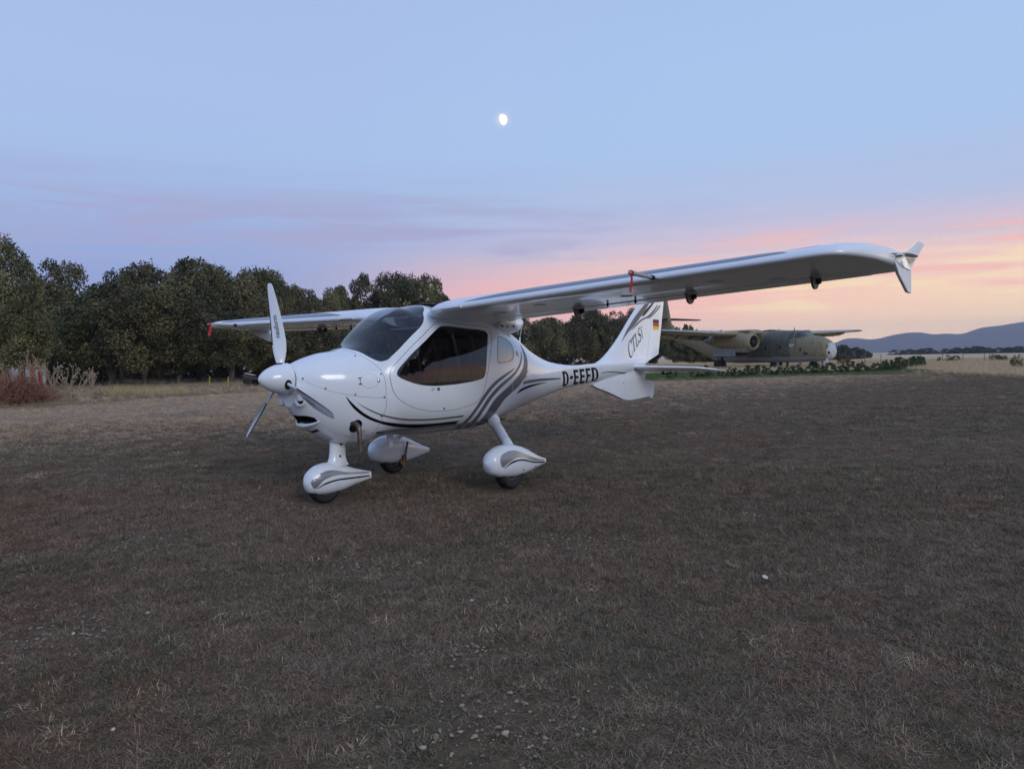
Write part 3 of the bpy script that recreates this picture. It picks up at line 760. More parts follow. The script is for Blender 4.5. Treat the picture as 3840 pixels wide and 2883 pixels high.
def wing(sg):            # sg = +1 port (-y), -1 starboard
    F = lambda p: (p[0], -sg * p[1], p[2])
    rings = [[F(wing_pt(y, s, True)) for s in SU[::-1]] + [F(wing_pt(y, s, False)) for s in SU[1:]] for y in YW]
    side = "port" if sg > 0 else "starboard"
    wg = MB().loft(rings).build("wing", M["white"], air, angle=50)
    # rear pieces: root filler, flap, aileron, tip filler
    for nm, y0, y1, drop in (("wing_root_fillet", .345, .605, 0), ("flap", .612, 2.245, .004), ("aileron", 2.255, 4.085, .003), ("wing_tip_fillet", 4.0865, 4.333, 0)):
        rr = []
        for y in np.linspace(y0, y1, max(6, int((y1 - y0) / .25) + 1)):
            s0 = .748 if nm in ("flap", "aileron") else .735
            ss = [s0, .80, .86, .92, .97, 1.0]
            a = [wing_pt(y, s, True) for s in ss[::-1]]; b = [wing_pt(y, s, False) for s in ss]
            nose = []
            m_ = (a[-1] + b[0]) / 2; hh = (a[-1] - b[0])[2] / 2
            if nm in ("flap", "aileron"):
                for t in (60, 25, -25, -60): nose.append(m_ + np.array([-.6 * hh * math.cos(R(t)) , 0, hh * .97 * math.sin(R(t))]))
            rr.append([F(p - np.array([0, 0, drop])) for p in a + nose + b])
        MB().loft(rr).build(nm, M["white"], wg, angle=50)
    # slate stripe on the upper leading edge
    st = []
    ys = np.linspace(.95, 3.86, 60)
    for y in ys:
        s1 = .055 + .02 * (y > 0); s2 = .16
        t = (y - .95) / (3.86 - .95)
        s_lo = .022 + .010 * t; s_hi = .15 + .02 * t
        e0 = min(1, t / .25); e1 = min(1, (1 - t) / .10)
        s_hi = s_lo + (s_hi - s_lo) * e0 * (e1 ** .7)
        row = []
        for q in np.linspace(0, 1, 7):
            p = wing_pt(y, s_lo + (s_hi - s_lo) * q + .018 * (1 - e1), True); p[2] += .0018
            row.append(F(p))
        st.append(row)
    MB().loft(st, False, False, False).build("wing_stripe", M["stripe_blue"], wg)
    row = []
    for y in np.linspace(3.80, 4.02, 10):
        t = (y - 3.80) / .22
        row.append([F(wing_pt(y, .20 + .10 * math.sin(PI * t) * q - .02 * t, True) + np.array([0, 0, .0018])) for q in (0, .5, 1)])
    MB().loft(row, False, False, False).build("wing_stripe", M["stripe_blue"], wg)
    # stall strip
    ms = MB(); rr = []
    for y in np.linspace(.69, .945, 6):
        p = wing_pt(y, .0, True); rr.append([F(p + np.array(d)) for d in ((.004, 0, .012), (-.016, 0, .006), (-.016, 0, -.004), (.004, 0, -.014))])
    ms.loft(rr); ms.box(F(wing_pt(.95, 0, True) + np.array([-.008, 0, .004])), (.024, .012, .03)); ms.build("stall_strip", M["white"], wg, False)
    # aileron and flap hinge horns
    for y in (1.51, 2.72, 3.75):
        s_ = .80; p = wing_pt(y, s_, False)
        pl = MB()
        o_ = [(.062 * math.cos(t), -.030 + .062 * math.sin(t)) for t in np.linspace(R(178), R(362), 20)]
        i_ = [(.024 + .024 * math.cos(t), -.026 + .024 * math.sin(t)) for t in np.linspace(R(20), R(-190), 12)]
        outer = [(-.10, .004)] + o_ + [(.062, .0)] + i_ + [(-.03, .006)]
        pl.prism(outer, .016, lambda u, v, q: F((p[0] + u, p[1] - .008 + q, p[2] + v + .012)))
        h = pl.build("hinge_horn", M["fairing_grey"], wg, angle=50)
        hb = MB(); hb.tube([F((p[0] + .03, p[1] - .020, p[2] - .030)), F((p[0] + .03, p[1] + .020, p[2] - .030))], .016, 10)
        hb.box(F((p[0] + .055, p[1], p[2] - .02)), (.03, .045, .035)); hb.build("hinge_bolt", M["black_int"], h, False)
    # little drain / tie-down stubs under the wing
    for y in (1.95, 2.25):
        p = wing_pt(y, .70, False)
        MB().box(F(p + np.array([0, 0, -.016])), (.018, .008, .036)).box(F(p + np.array([0, 0, -.02])), (.03, .006, .008)).build("rod_link", M["black_int"], wg, False)
    for y, q in ((.95, .40), (1.55, .30), (2.35, .45), (3.20, .35), (3.55, .62)):      # inspection covers on the underside
        p = wing_pt(y, q, False); p2 = wing_pt(y, q + .02, False); tl_ = math.atan2(p2[2] - p[2], p2[0] - p[0])
        ic = MB().lathe([(-.0025, .0), (-.0025, .052), (.004, .052)], "z", 24, cap=False).build("inspection_cover", M["white_tip"], wg, angle=30)
        ic.location = F(p); ic.rotation_euler = (0, -tl_, 0)
        MB().lathe([(-.0012, .0525), (-.0012, .056)], "z", 24, cap=False).build("cover_seam", M["seam_pale"], ic, False)
    # winglet
    poly = [(2.205, 1.762), (2.240, 1.733), (2.455, 1.632), (2.480, 1.622), (2.559, 1.619), (2.541, 1.806), (2.578, 1.81), (2.871, 1.976), (2.862, 1.990), (2.77, 1.996), (2.64, 1.945),
            (2.50, 1.905), (2.40, 1.888), (2.30, 1.876), (2.19, 1.862), (2.12, 1.85), (2.14, 1.80)]
    lean = lambda z: 4.325 + .03 * (z - 1.86)
    fn_ = MB(); b0 = len(poly)
    fn_.prism(poly, .022, lambda u, v, q: F((u, lean(v) - .020 + q, v)))
    wl = fn_.build("winglet", M["white_tip"], wg, bevel=.006)
    onw = lambda x, z: (np.array([F((a, lean(b) + .0035, b)) for a, b in zip(x, z)]), np.array([[0, -sg * 1.0, 0]] * len(x)))
    obj("winglet_stripe", poly_mesh("winglet_stripe", cr_closed([(1.99, 1.848), (2.20, 1.866), (2.36, 1.882), (2.52, 1.890), (2.65, 1.886), (2.555, 1.869), (2.426, 1.860), (2.25, 1.855)], .02) + [.06, 0], onw), M["panel_grey"], wl)
    obj("winglet_stripe", poly_mesh("winglet_stripe", cr_closed([(2.10, 1.842), (2.26, 1.846), (2.426, 1.851), (2.59, 1.864), (2.545, 1.835), (2.49, 1.820), (2.36, 1.814), (2.2, 1.832)], .02) + [.03, 0], onw), M["stripe_black"], wl)
    # position light
    y_ = 4.30
    base = MB().lathe([(0, .026), (.008, .027), (.020, .025), (.026, .022)], "y", 20)
    nl = base.build("position_light", M["alu"], wg)
    nl.location = F((2.17, y_ - .012, 1.838)); nl.rotation_euler = (0, 0, R(180 - 12) if sg > 0 else R(12)); nl.scale = (1.15, 1.35, 1.15)
    ln = MB().lathe([(.026, .022), (.045, .021), (.060, .016), (.070, .008), (.073, 0.0)], "y", 20).build("lens", M["lamp_glass"], nl)
    MB().lathe([(.026, .006), (.05, .008), (.06, .004)], "y", 10).build("lamp_core", M["brass"], nl)
    # probe under the nose of the wing
    yb, zb_ = (2.972, 1.778) if sg > 0 else (3.10, 1.778)
    pr_ = MB().tube([F((1.49, yb, zb_ - .004)), F((1.36, yb + .012, zb_ + .002))], .011, 10).build("air_data_probe", M["alu"], wg)
    return wg
wing_p = wing(1); wing_s = wing(-1)
# roof panel between the wing roots
rp = []
for y in np.linspace(-.36, .36, 9):
    row = []
    for s in np.linspace(.17, .99, 16):
        p = wing_pt(max(abs(y), .345), s, True); x = 1.456 + (2.95 - 1.456) * s
        z = p[2] - .004 + .012 * (1 - (y / .36) ** 2) - .010 * max(0, (s - .8) / .2)
        row.append((x, y, z))
    rp.append(row)
MB().loft(rp, False, False, False).build("roof_panel", M["white"], body)
for sg in (1, -1):       # fairing tail behind the wing root
    rr = []
    for x, y0, y1, z0, z1 in ((2.50, .20, .46, 1.56, 1.79), (2.66, .20, .44, 1.535, 1.765), (2.80, .19, .41, 1.53, 1.735), (2.90, .18, .38, 1.548, 1.713), (2.985, .17, .34, 1.60, 1.694)):
        pts = []
        for t in np.linspace(0, 2 * PI, 20, endpoint=False):
            c, s = math.cos(t), math.sin(t); q = (abs(c) ** 3 + abs(s) ** 3) ** (-1 / 3)
            pts.append((x, -sg * ((y0 + y1) / 2 + (y1 - y0) / 2 * c * q), (z0 + z1) / 2 + (z1 - z0) / 2 * s * q))
        rr.append(pts)
    fr_ = MB().loft(rr).build("wing_root_fairing", M["white"], body, angle=50)
    for (x, z, r) in ((2.52, 1.60, .012), (2.60, 1.595, .010), (2.70, 1.60, .013)):
        MB().lathe([(-.004, r), (.004, r)], "y", 10, (x, -sg * .455, z)).build("bolt_hole", M["black_int"], fr_, False)
# hand-hold strip over the door
# ---- tail
def f_te(z): return 6.384 + (z - 1.271) * .233
def f_le(z): return float(np.interp(z, [1.05, 1.112, 1.136, 1.165, 1.195, 1.255, 1.327, 1.415, 1.51, 1.62, 1.74, 1.908, 2.1, 2.24, 2.28], [4.30, 4.46, 4.66, 4.775, 4.866, 4.982, 5.093, 5.213, 5.329, 5.450, 5.574, 5.764, 5.975, 6.125, 6.20]))
def f_hinge(z): return 5.995 + (z - 1.145) * .24 if z > 1.145 else 5.93
def f_half(z): return float(np.interp(z, [1.0, 1.12, 1.17, 1.24, 1.35, 1.6, 2.0, 2.24, 2.28], [.09, .074, .068, .060, .053, .047, .036, .028, .014]))
def f_y(x, z):
    le = f_le(z); s = np.clip((x - le) / (f_te(z) - le), 0, 1); return f_half(z) * naca(s) / .5 + .0015
FZ = [1.06, 1.085, 1.11, 1.125, 1.14, 1.16, 1.18, 1.205, 1.23, 1.26, 1.29, 1.325, 1.36, 1.40, 1.44, 1.485, 1.53, 1.585, 1.64, 1.70, 1.76, 1.83, 1.9, 1.975, 2.05, 2.12, 2.2, 2.25, 2.28]
SF = [0, .003, .008, .016, .03, .05, .075, .1, .13, .17, .21, .26, .32, .38, .45, .52, .6, .68, .76, .84, .92, 1.0]
rr = []
for z in FZ:
    le, h = f_le(z), f_hinge(z); xs = [le + (h - le) * s for s in SF]
    rr.append([(x, -f_y(x, z), z) for x in xs[::-1]] + [(x, f_y(x, z), z) for x in xs[1:]])
fin = MB().loft(rr).build("tail_fin", M["white"], air, angle=50)
rr = []
for z in [1.150, 1.18, 1.21, 1.24, 1.268, 1.275, 1.36, 1.5, 1.7, 1.9, 2.1, 2.25, 2.28]:
    h = f_hinge(z) + .007; te = f_te(z) if z >= 1.27 else 5.943 + (z - 1.145) / .126 * .441
    te = max(te, h + .02); xs = [h + (te - h) * s for s in (0, .2, .4, .6, .8, 1.0)]
    rr.append([(x, -f_y(x, z), z) for x in xs[::-1]] + [(h - .004, 0, z)] + [(x, f_y(x, z), z) for x in xs])
rud = MB().loft(rr).build("rudder", M["white"], air, angle=50)
def on_fin(off=.0016, side=1):
    def f(x, z):
        P = np.array([(a, -side * (f_y(a, b) + off), b) for a, b in zip(x, z)]); return P, np.array([[0, -side * 1.0, 0]] * len(x))
    return f
for sd in (1, -1):
    for pl, mt, o_ in ((cr_closed([(5.36, 1.45), (5.44, 1.545), (5.53, 1.64), (5.71, 1.80), (5.90, 1.94), (6.07, 2.05), (6.13, 2.05), (6.03, 1.95), (5.89, 1.84), (5.705, 1.70), (5.51, 1.572), (5.43, 1.51)], .03), "stripe_grey", .0016),
                       (cr_closed([(5.885, 1.822), (5.971, 1.90), (6.10, 1.975), (6.20, 2.03), (6.24, 2.03), (6.14, 1.955), (6.04, 1.885), (5.93, 1.822)], .03), "stripe_black", .0026),
                       (cr_closed([(5.60, 1.615), (5.72, 1.70), (5.866, 1.775), (6.06, 1.835), (6.22, 1.92), (6.34, 2.0), (6.37, 2.0), (6.25, 1.905), (6.1, 1.82), (5.88, 1.755), (5.72, 1.673)], .03), "stripe_grey", .0022),
                       (cr_closed([(6.02, 1.79), (6.12, 1.825), (6.24, 1.885), (6.40, 1.985), (6.43, 2.0), (6.46, 2.0), (6.36, 1.925), (6.22, 1.85), (6.10, 1.80)], .03), "stripe_grey", .0018)):
        obj("fin_stripe", poly_mesh("fin_stripe", pl, on_fin(o_ + .001, sd)), M[mt], fin)
    for z0, z1, mt in ((1.733, 1.783, "flag_black"), (1.683, 1.733, "flag_red"), (1.633, 1.683, "flag_gold")):
        u = [(6.205, z0), (6.398, z0), (6.398, z1), (6.205, z1)]
        obj("flag_band", poly_mesh("flag_band", dens(u), on_fin(.0018, sd)), M[mt], rud)
# type lettering on the fin: serif italics built from strokes
def stroke(pts, wd):
    p = cr_open(pts, .05) if len(pts) > 2 else np.array(pts, float)
    w_ = np.interp(np.linspace(0, 1, len(p)), np.linspace(0, 1, len(wd)), wd)
    d = np.gradient(p, axis=0); n = np.c_[-d[:, 1], d[:, 0]]; n /= np.linalg.norm(n, axis=1, keepdims=True)
    return np.vstack([p + n * w_[:, None] / 2, (p - n * w_[:, None] / 2)[::-1]])
LET = {
 "C": [stroke([(.95, .78), (.78, .95), (.5, 1.0), (.22, .85), (.08, .5), (.2, .15), (.5, 0.0), (.78, .05), (.95, .25)], [.05, .07, .08, .14, .17, .14, .08, .06, .04]), rect(.90, .70, .97, .98)],
 "T": [rect(.02, .92, .98, 1.0), rect(.42, .04, .58, .92), rect(.28, 0, .72, .05), rect(.02, .74, .08, .93), rect(.92, .74, .98, .93)],
 "L": [rect(.22, .05, .38, .95), rect(.08, .95, .52, 1.0), rect(.08, 0, .95, .07), rect(.88, .07, .95, .3)],
 "S": [stroke([(.84, .80), (.70, .95), (.46, 1.0), (.22, .90), (.18, .73), (.36, .58), (.62, .45), (.82, .30), (.76, .10), (.5, 0.0), (.24, .05), (.1, .22)], [.04, .06, .08, .12, .15, .17, .17, .15, .12, .08, .06, .04]), rect(.82, .72, .88, .98), rect(.06, .04, .12, .3)],
 "i": [rect(.38, .05, .62, .62), rect(.22, .58, .62, .63), rect(.20, 0, .80, .05), [(.5 + .15 * math.cos(t), .86 + .1 * math.sin(t)) for t in np.linspace(0, 2 * PI, 14, endpoint=False)]],
}
bx, bz, ux, uz = 5.556, 1.222, .760, .650
adv = 0.0
for ch, wd, h in (("C", .122, .215), ("T", .125, .205), ("L", .105, .195), ("S", .105, .188), ("i", .062, .180)):
    for pc in LET[ch]:
        pc = np.array(pc)
        if len(pc) == 4: pc = dens(pc, 3)
        pts = [(bx + (adv + u * wd) * ux - .075 * (1 - 0) * 0 + v * h * -.16 - .035, bz + (adv + u * wd) * uz - .02 + v * h * .99) for u, v in pc]
        for sd in (1, -1):
            obj("type_letter", poly_mesh("type_letter", pts, on_fin(.0034, sd), grid=.03), M["stripe_black"], fin)
    adv += wd * .97
# stabilator
for sg in (1, -1):
    rr = []
    for y, le, te, tk in ((.075, 5.61, 6.19, .095), (.11, 5.60, 6.20, .115), (.30, 5.63, 6.21, .11), (.6, 5.695, 6.22, .105), (.90, 5.77, 6.225, .10), (.98, 5.82, 6.225, .10), (1.05, 5.91, 6.225, .10), (1.12, 6.05, 6.225, .10), (1.165, 6.17, 6.225, .10)):
        c = te - le; pts = []
        for s in SU[::-1] + [] : pass
        sl = [1.0, .85, .7, .55, .4, .27, .16, .08, .03, .008, 0.0]
        for up, l in ((1, sl), (-1, sl[::-1][1:])):
            for s in l:
                pts.append((le + c * s, -sg * y, 1.098 - .085 * (le + c * s - 5.60) / .6 + up * c * tk * naca(s)))
        rr.append(pts)
    sb = MB().loft(rr).build("stabilator", M["white"], air, angle=50)
    tb = MB().tube([(6.19, -sg * .16, .985), (6.24, -sg * .30, .985)], .010, 8); tb.box((6.17, -sg * .20, .998), (.03, .02, .035)); tb.box((6.21, -sg * .30, .998), (.03, .02, .035))
    tb.build("trim_link", M["black_int"], sb, False)
MB().box((5.865, 0, 1.135), (.07, .03, .05)).box((5.89, 0, 1.16), (.02, .05, .02)).build("rudder_hinge", M["fairing_grey"], air, False)
# ventral fin
vp = cr_closed([(4.69, .888), (4.73, .864), (4.80, .838), (4.95, .795), (5.10, .750), (5.25, .703), (5.39, .660), (5.50, .641), (5.60, .636), (5.75, .642), (5.95, .655), (6.10, .662), (6.18, .660), (6.212, .685),
                (6.224, .75), (6.226, .83), (6.20, .872), (6.10, .898), (5.95, .915), (5.93, 1.06), (5.6, 1.035), (5.2, .985), (4.95, .95), (4.80, .925)], .04)
vr = []
bv = MB(); half = lambda x, z: .008 + .052 * min(1, max(0, (z - .62) / .30)) ** .6 * min(1, max(.15, (6.28 - x) / .55)) * min(1, max(0.1, (x - 4.60) / .35))
def onv(sd):
    return lambda x, z: (np.array([(a, -sd * half(a, b), b) for a, b in zip(x, z)]), np.array([[0, -sd * 1.0, 0]] * len(x)))
inner = [(5.2, .9), (5.6, .8)]
for sd in (1, -1):
    me_ = poly_mesh("v", vp, onv(sd), .035)
    co = np.array([v.co[:] for v in me_.vertices]); fc = [tuple(p.vertices) for p in me_.polygons]
    bv.add(co, fc); bpy.data.meshes.remove(me_)
n_ = len(vp); rim = MB()
rim.loft([[(a, -half(a, b), b) for a, b in vp], [(a, half(a, b), b) for a, b in vp]], False, False)
bv.add(rim.v, rim.f)
vf = bv.build("ventral_fin", M["white"], air, angle=50)
MB().box((6.16, 0, .648), (.07, .022, .03)).build("tail_skid", M["white"], vf, bevel=.006)
for x, z in ((4.90, .835), (5.36, .885), (5.86, .905)):
    for sd in (1, -1):
        o = obj("screw", scr, None, vf); o.location = (x, -sd * (half(x, z) + .001), z); o.rotation_euler = (0, 0, R(-90 * sd)); o.scale = (.9,) * 3
# antenna on the spine
MB().tube([(3.285, 0, 1.365), (3.296, 0, 1.44), (3.303, 0, 1.50)], [.011, .010, .008], 8).tube([(3.303, 0, 1.50), (3.36, 0, 1.685)], .0022, 5).build("whip_antenna", M["white"], air)
MB().prism([(1.315, .535), (1.395, .535), (1.383, .428), (1.340, .428)], .014, lambda u, v, q: (u, q - .007, v)).build("blade_antenna", M["white"], air, bevel=.003)

# ---- landing gear
def pod(cy, X, ZT, ZB, HW, nm_parent, name="wheel_fairing"):
    rr = []; xs = np.r_[np.linspace(X[0], X[2], 7)[:-1], np.linspace(X[2], X[-1], 22)]
    for x in xs:
        zt, zb, hw = hermite(X, ZT, x), hermite(X, ZB, x), max(.004, float(hermite(X, HW, x)))
        pts = []
        for t in np.linspace(0, 2 * PI, 28, endpoint=False):
            c, s = math.cos(t), math.sin(t); e = 2.4; q = (abs(c) ** e + abs(s) ** e) ** (-1 / e)
            pts.append((x, cy + hw * c * q, (zt + zb) / 2 + (zt - zb) / 2 * s * q))
        rr.append(pts)
    mb = MB().loft(rr); o = mb.build(name, M["white_pod"], air, angle=60)
    bvh = BVHTree.FromPolygons([Vector(v) for v in mb.v], mb.f)
    def lay_on(side):
        def f(x, z):
            P, N = [], []
            for a, b in zip(x, z):
                h = bvh.ray_cast(Vector((a, cy - side * .6, b)), Vector((0, side, 0)))
                if h[0] is None: P.append((a, cy - side * .004, b)); N.append((0, -side, 0))
                else:
                    n = h[1] if h[1].y * side < 0 else -h[1]
                    P.append(tuple(h[0] + Vector((0, -side * .0022, 0)))); N.append(tuple(n))
            return np.array(P), np.array(N)
        return f
    return o, lay_on
def print_pod(o, lay, grey, blk, sides):
    for sd in sides:
        for nm, pl, mt in (("silver_flame", grey, "silver"), ("black_line", blk, "stripe_black")):
            me_ = poly_mesh(nm, cr_closed(pl, .012), lay(sd), grid=.014)
            me_.normals_split_custom_set_from_vertices([tuple(v.normal) for v in me_.vertices])
            obj(nm, me_, M[mt], o)
npX = [.395, .415, .47, .56, .67, .79, .92, 1.03, 1.11]
npd, nl_ = pod(0, npX, [.20, .255, .315, .352, .352, .318, .268, .236, .214], [.19, .135, .095, .075, .075, .088, .115, .135, .150], [.012, .055, .088, .102, .100, .084, .054, .030, .012], None)
print_pod(npd, nl_, [(.425, .185), (.425, .22), (.465, .262), (.545, .291), (.643, .293), (.785, .258), (.93, .236), (1.085, .214), (1.085, .200), (.93, .215), (.80, .232), (.70, .243), (.613, .240), (.528, .215), (.455, .150)],
          [(.465, .145), (.541, .190), (.668, .208), (.813, .202), (.95, .192), (1.085, .182), (1.085, .172), (.95, .178), (.812, .187), (.668, .194), (.545, .176)], (1, -1))
mpX = [1.755, 1.785, 1.86, 1.97, 2.10, 2.24, 2.39, 2.52, 2.63]
def main_gear(sg):
    cy = -sg * .905
    pd, ly = pod(cy, mpX, [.28, .335, .393, .425, .42, .388, .325, .262, .222], [.265, .20, .145, .118, .105, .108, .130, .155, .178], [.012, .062, .098, .114, .112, .090, .058, .032, .012], None)
    print_pod(pd, ly, [(1.885, .232), (1.86, .30), (1.895, .350), (1.985, .375), (2.092, .366), (2.248, .316), (2.40, .266), (2.60, .222), (2.60, .205), (2.40, .232), (2.20, .290), (2.06, .300), (1.955, .265)],
              [(1.90, .212), (1.993, .270), (2.109, .281), (2.227, .264), (2.40, .222), (2.60, .196), (2.60, .184), (2.40, .208), (2.226, .250), (2.109, .266), (1.993, .252)], (sg,))
    lg = MB(); pts = cr_open([(2.40, -sg * .36, .66), (2.36, -sg * .45, .60), (2.25, -sg * .65, .515), (2.14, -sg * .83, .435), (2.11, -sg * .89, .39)], .03)
    n_ = len(pts); lg.tube(pts, list(np.interp(np.linspace(0, 1, n_), [0, .18, .3, .8, 1], [.085, .066, .052, .043, .050])), 20)
    leg = lg.build("landing_leg", M["white"], air, angle=60)
    for q in (.40, .55):
        i = int(q * n_); p = Vector(pts[i]); t = (Vector(pts[i + 1]) - Vector(pts[i - 1])).normalized(); r = np.interp(q, [0, .18, .3, .8, 1], [.085, .066, .052, .043, .050]) + .002
        MB().tube([p - t * .004 + Vector((0, 0, -.008)), p + t * .004 + Vector((0, 0, .008))], r, 20, False).build("leg_tie", M["seam_pale"], leg)
    for nm_, x, z in (("screw", 2.20, .165), ("screw", 2.43, .17)):
        P, N = ly(1 if sg > 0 else -1)(np.array([x]), np.array([z]))
        o = obj("screw", scr, None, pd); o.location = P[0]; o.rotation_euler = Vector(N[0]).to_track_quat("X", "Z").to_euler()
    wheel(2.085, cy, .168, .120)
    # brake on the inboard side
    by = cy + sg * .115
    bk = MB().lathe([(-.012, .035), (.012, .035)], "y", 20, (2.13, by, .125)).box((2.145, by, .09), (.04, .025, .035)).build("brake_caliper", M["brass"], air, False)
    MB().tube([(2.21, by + sg * .004, .345), (2.17, by + sg * .012, .22), (2.13, by + sg * .012, .12)], .012, 8).box((2.15, by + sg * .01, .165), (.05, .02, .07)).build("axle_strut", M["steel_dark"], bk, False)
def wheel(cx, cy, r, wd):
    h = wd / 2
    prof = [(-h * .55, r * .52), (-h * .8, r * .60), (-h, r * .76), (-h * .95, r * .88), (-h * .72, r * .965)]
    for g in (-.45, -.15, .15, .45): prof += [(h * (g - .13), r * .993), (h * (g - .10), r * .97), (h * (g + .02), r * .97), (h * (g + .05), r)]
    prof += [(h * .72, r * .965), (h * .95, r * .88), (h, r * .76), (h * .8, r * .60), (h * .55, r * .52)]
    wh = empty("wheel", (cx, cy, r - .006), 0, air)
    MB().lathe(prof, "y", 44).build("tyre", M["rubber"], wh, angle=35)
    MB().lathe([(-h * .55, .02), (-h * .5, r * .30), (-h * .6, r * .53), (h * .6, r * .53), (h * .5, r * .30), (h * .55, .02)], "y", 28).build("hub", M["steel_dark"], wh)
main_gear(1); main_gear(-1)
wheel(.598, 0, .152, .100)
rr = []
for z, x0, x1, hw in ((.315, .615, .865, .072), (.345, .64, .845, .056), (.39, .66, .835, .046), (.45, .668, .832, .043), (.52, .672, .838, .043), (.58, .672, .842, .043)):
    rr.append([((x0 + x1) / 2 + (x1 - x0) / 2 * math.cos(t), hw * math.sin(t) * (1 - .25 * math.cos(t)), z) for t in np.linspace(0, 2 * PI, 28, endpoint=False)])
nleg = MB().loft(rr).build("nose_leg", M["white"], air, angle=60)
o = obj("screw", scr, None, nleg); o.location = (.745, -.046, .405); o.rotation_euler = (0, 0, R(-90)); o.scale = (1.4,) * 3
MB().prism([(.742, .535), (.775, .525), (.755, .495)], .006, lambda u, v, q: (u, -.050 + q, v)).build("leg_notch", M["black_int"], nleg, False)

# exhaust soot drawn back along the belly
M["soot"] = bpy.data.materials.new("exhaust_soot"); M["soot"].use_nodes = True; _t = NT(M["soot"].node_tree)
_co = _t.n("ShaderNodeTexCoord").outputs["Object"]; _n = _t.noise(_t.vmul(_co, (2.2, 14, 14)), 2.0, 4, .6); _x = _t.n("ShaderNodeSeparateXYZ", ins={0: _co}).outputs[0]
_f = _t.math("MULTIPLY", _t.math("MULTIPLY", _t.mr(_n, .40, .75), _t.mr(_x, 1.75, .80)), .30)
_mx = _t.n("ShaderNodeMixShader", ins={0: _f, 1: _t.n("ShaderNodeBsdfTransparent").outputs[0], 2: _t.n("ShaderNodeBsdfDiffuse", ins={"Color": (.05, .042, .035, 1)}).outputs[0]})
_t.n("ShaderNodeOutputMaterial", ins={"Surface": _mx.outputs[0]})
obj("soot_stain", poly_mesh("soot_stain", cr_closed([(.78, .66), (1.0, .605), (1.3, .575), (1.7, .56), (1.75, .545), (1.4, .545), (1.0, .56), (.80, .60)], .03), on_fus(.0009)), M["soot"], lcowl)
# ---- cabin
MB().box((1.75, 0, .615), (1.6, .86, .02)).build("cabin_floor", M["panel_grey"], air, False)
pn = MB()
rr = []
for x, z0, z1, hw in ((1.00, .95, 1.255, .40), (1.10, .93, 1.312, .43), (1.20, .93, 1.330, .44), (1.27, .94, 1.318, .43)):
    rr.append([(x, hw * math.cos(t) * (abs(math.cos(t)) ** 3 + abs(math.sin(t)) ** 3) ** (-1 / 3), (z0 + z1) / 2 + (z1 - z0) / 2 * math.sin(t) * (abs(math.cos(t)) ** 3 + abs(math.sin(t)) ** 3) ** (-1 / 3)) for t in np.linspace(0, 2 * PI, 28, endpoint=False)])
ip = pn.loft(rr).build("instrument_panel", M["panel_grey"], air, angle=60)
for y, r in ((-.22, .07), (0, .08), (.22, .07)):
    MB().lathe([(0, r), (.006, r), (.007, r * .9)], "x", 24, (1.272, y, 1.16)).build("gauge", M["black_int"], ip)
for sd in (1, -1):     # light inner sill panels beside the instrument panel
    pass
for y in (-.25, .25):
    st = empty("seat", (1.95, y, .63), 0, air)
    def slab(name, pts, hw, mt, bevel=.03):
        MB().prism(pts, hw * 2, lambda u, v, q: (u, q - hw, v)).build(name, M[mt], st, bevel=bevel)
    slab("seat_cushion", [(-.42, .14), (-.40, .30), (-.30, .345), (-.1, .28), (.10, .21), (.12, .06), (-.3, .04)], .225, "leather", .035)
    slab("backrest", [(.00, .16), (.10, .20), (.24, .45), (.33, .72), (.41, .72), (.36, .5), (.22, .10), (.10, .05)], .225, "leather", .035)
    slab("headrest", [(.30, .72), (.345, .86), (.385, .87), (.40, .74)], .13, "leather", .03)
    for dy in (-.09, .09):
        MB().prism([(.02, .155), (.035, .16), (.22, .45), (.315, .745), (.30, .745), (.205, .46), (.10, .20)], .045, lambda u, v, q: (u - .012, q - .022 + dy, v)).build("seat_belt", M["belt"], st, False)
    MB().tube([(-.40, .02, .05), (-.42, .0, .30), (-.40, .0, .42)], .014, 8).tube([(-.40, .0, .42), (-.385, 0, .50)], .024, 10).build("control_stick", M["black_int"], st)
MB().box((1.45, 0, .78), (.5, .12, .34)).box((1.62, 0, .90), (.22, .16, .06)).build("centre_console", M["panel_grey"], air, False)
for y in (-.30, .30):
    for pts in ([(1.945, y, 1.52), (2.0, y, 1.324), (2.04, y, 1.10)], [(2.22, y, 1.50), (2.26, y, 1.321), (2.32, y, 1.09)]):
        MB().tube(pts, .014, 10).build("frame_tube", M["alu"], air)
MB().tube([(1.74, -.36, 1.70), (1.72, -.1, 1.705), (1.72, .1, 1.705), (1.74, .36, 1.70)], .016, 10).build("roof_tube", M["white_in"], air)
MB().tube([(1.72, -.06, 1.705), (1.72, .06, 1.705)], .028, 14).box((1.73, 0, 1.66), (.07, .10, .05)).box((1.74, -.10, 1.665), (.04, .05, .03)).build("roof_bracket", M["steel_dark"], air, False)
MB().box((1.95, 0, 1.59), (.55, .70, .015)).build("cabin_ceiling", M["white_in"], air, False)
MB().box((2.62, 0, 1.12), (.02, .80, .75)).build("baggage_bulkhead", M["white_in"], air, False)
for sd in (1, -1):
    rr = []
    for x in np.linspace(1.1, 2.55, 14):
        th_ = th_of(np.full(5, x), np.linspace(.68, 1.005, 5)); p = fus(np.full(5, x), th_); n = fus_normal(np.full(5, x), th_)
        rr.append([tuple((q - m * .03) * [1, sd, 1]) for q, m in zip(p, n)])
    MB().loft(rr, False, False, False).build("side_trim", M["leather"], air, angle=180)
MB().box((2.35, 0, 1.08), (.30, .86, .34)).build("baggage_shelf", M["leather"], air, False)
rk = MB()                # black tubular rack seen through the door window
for z in (.99, 1.16):
    rk.tube([(1.42, -.30, z + .02), (1.70, -.33, z), (1.93, -.33, z)], .007, 6)
for x in (1.44, 1.60, 1.78, 1.92): rk.tube([(x, -.31, 1.0), (x, -.31, 1.17)], .006, 6)
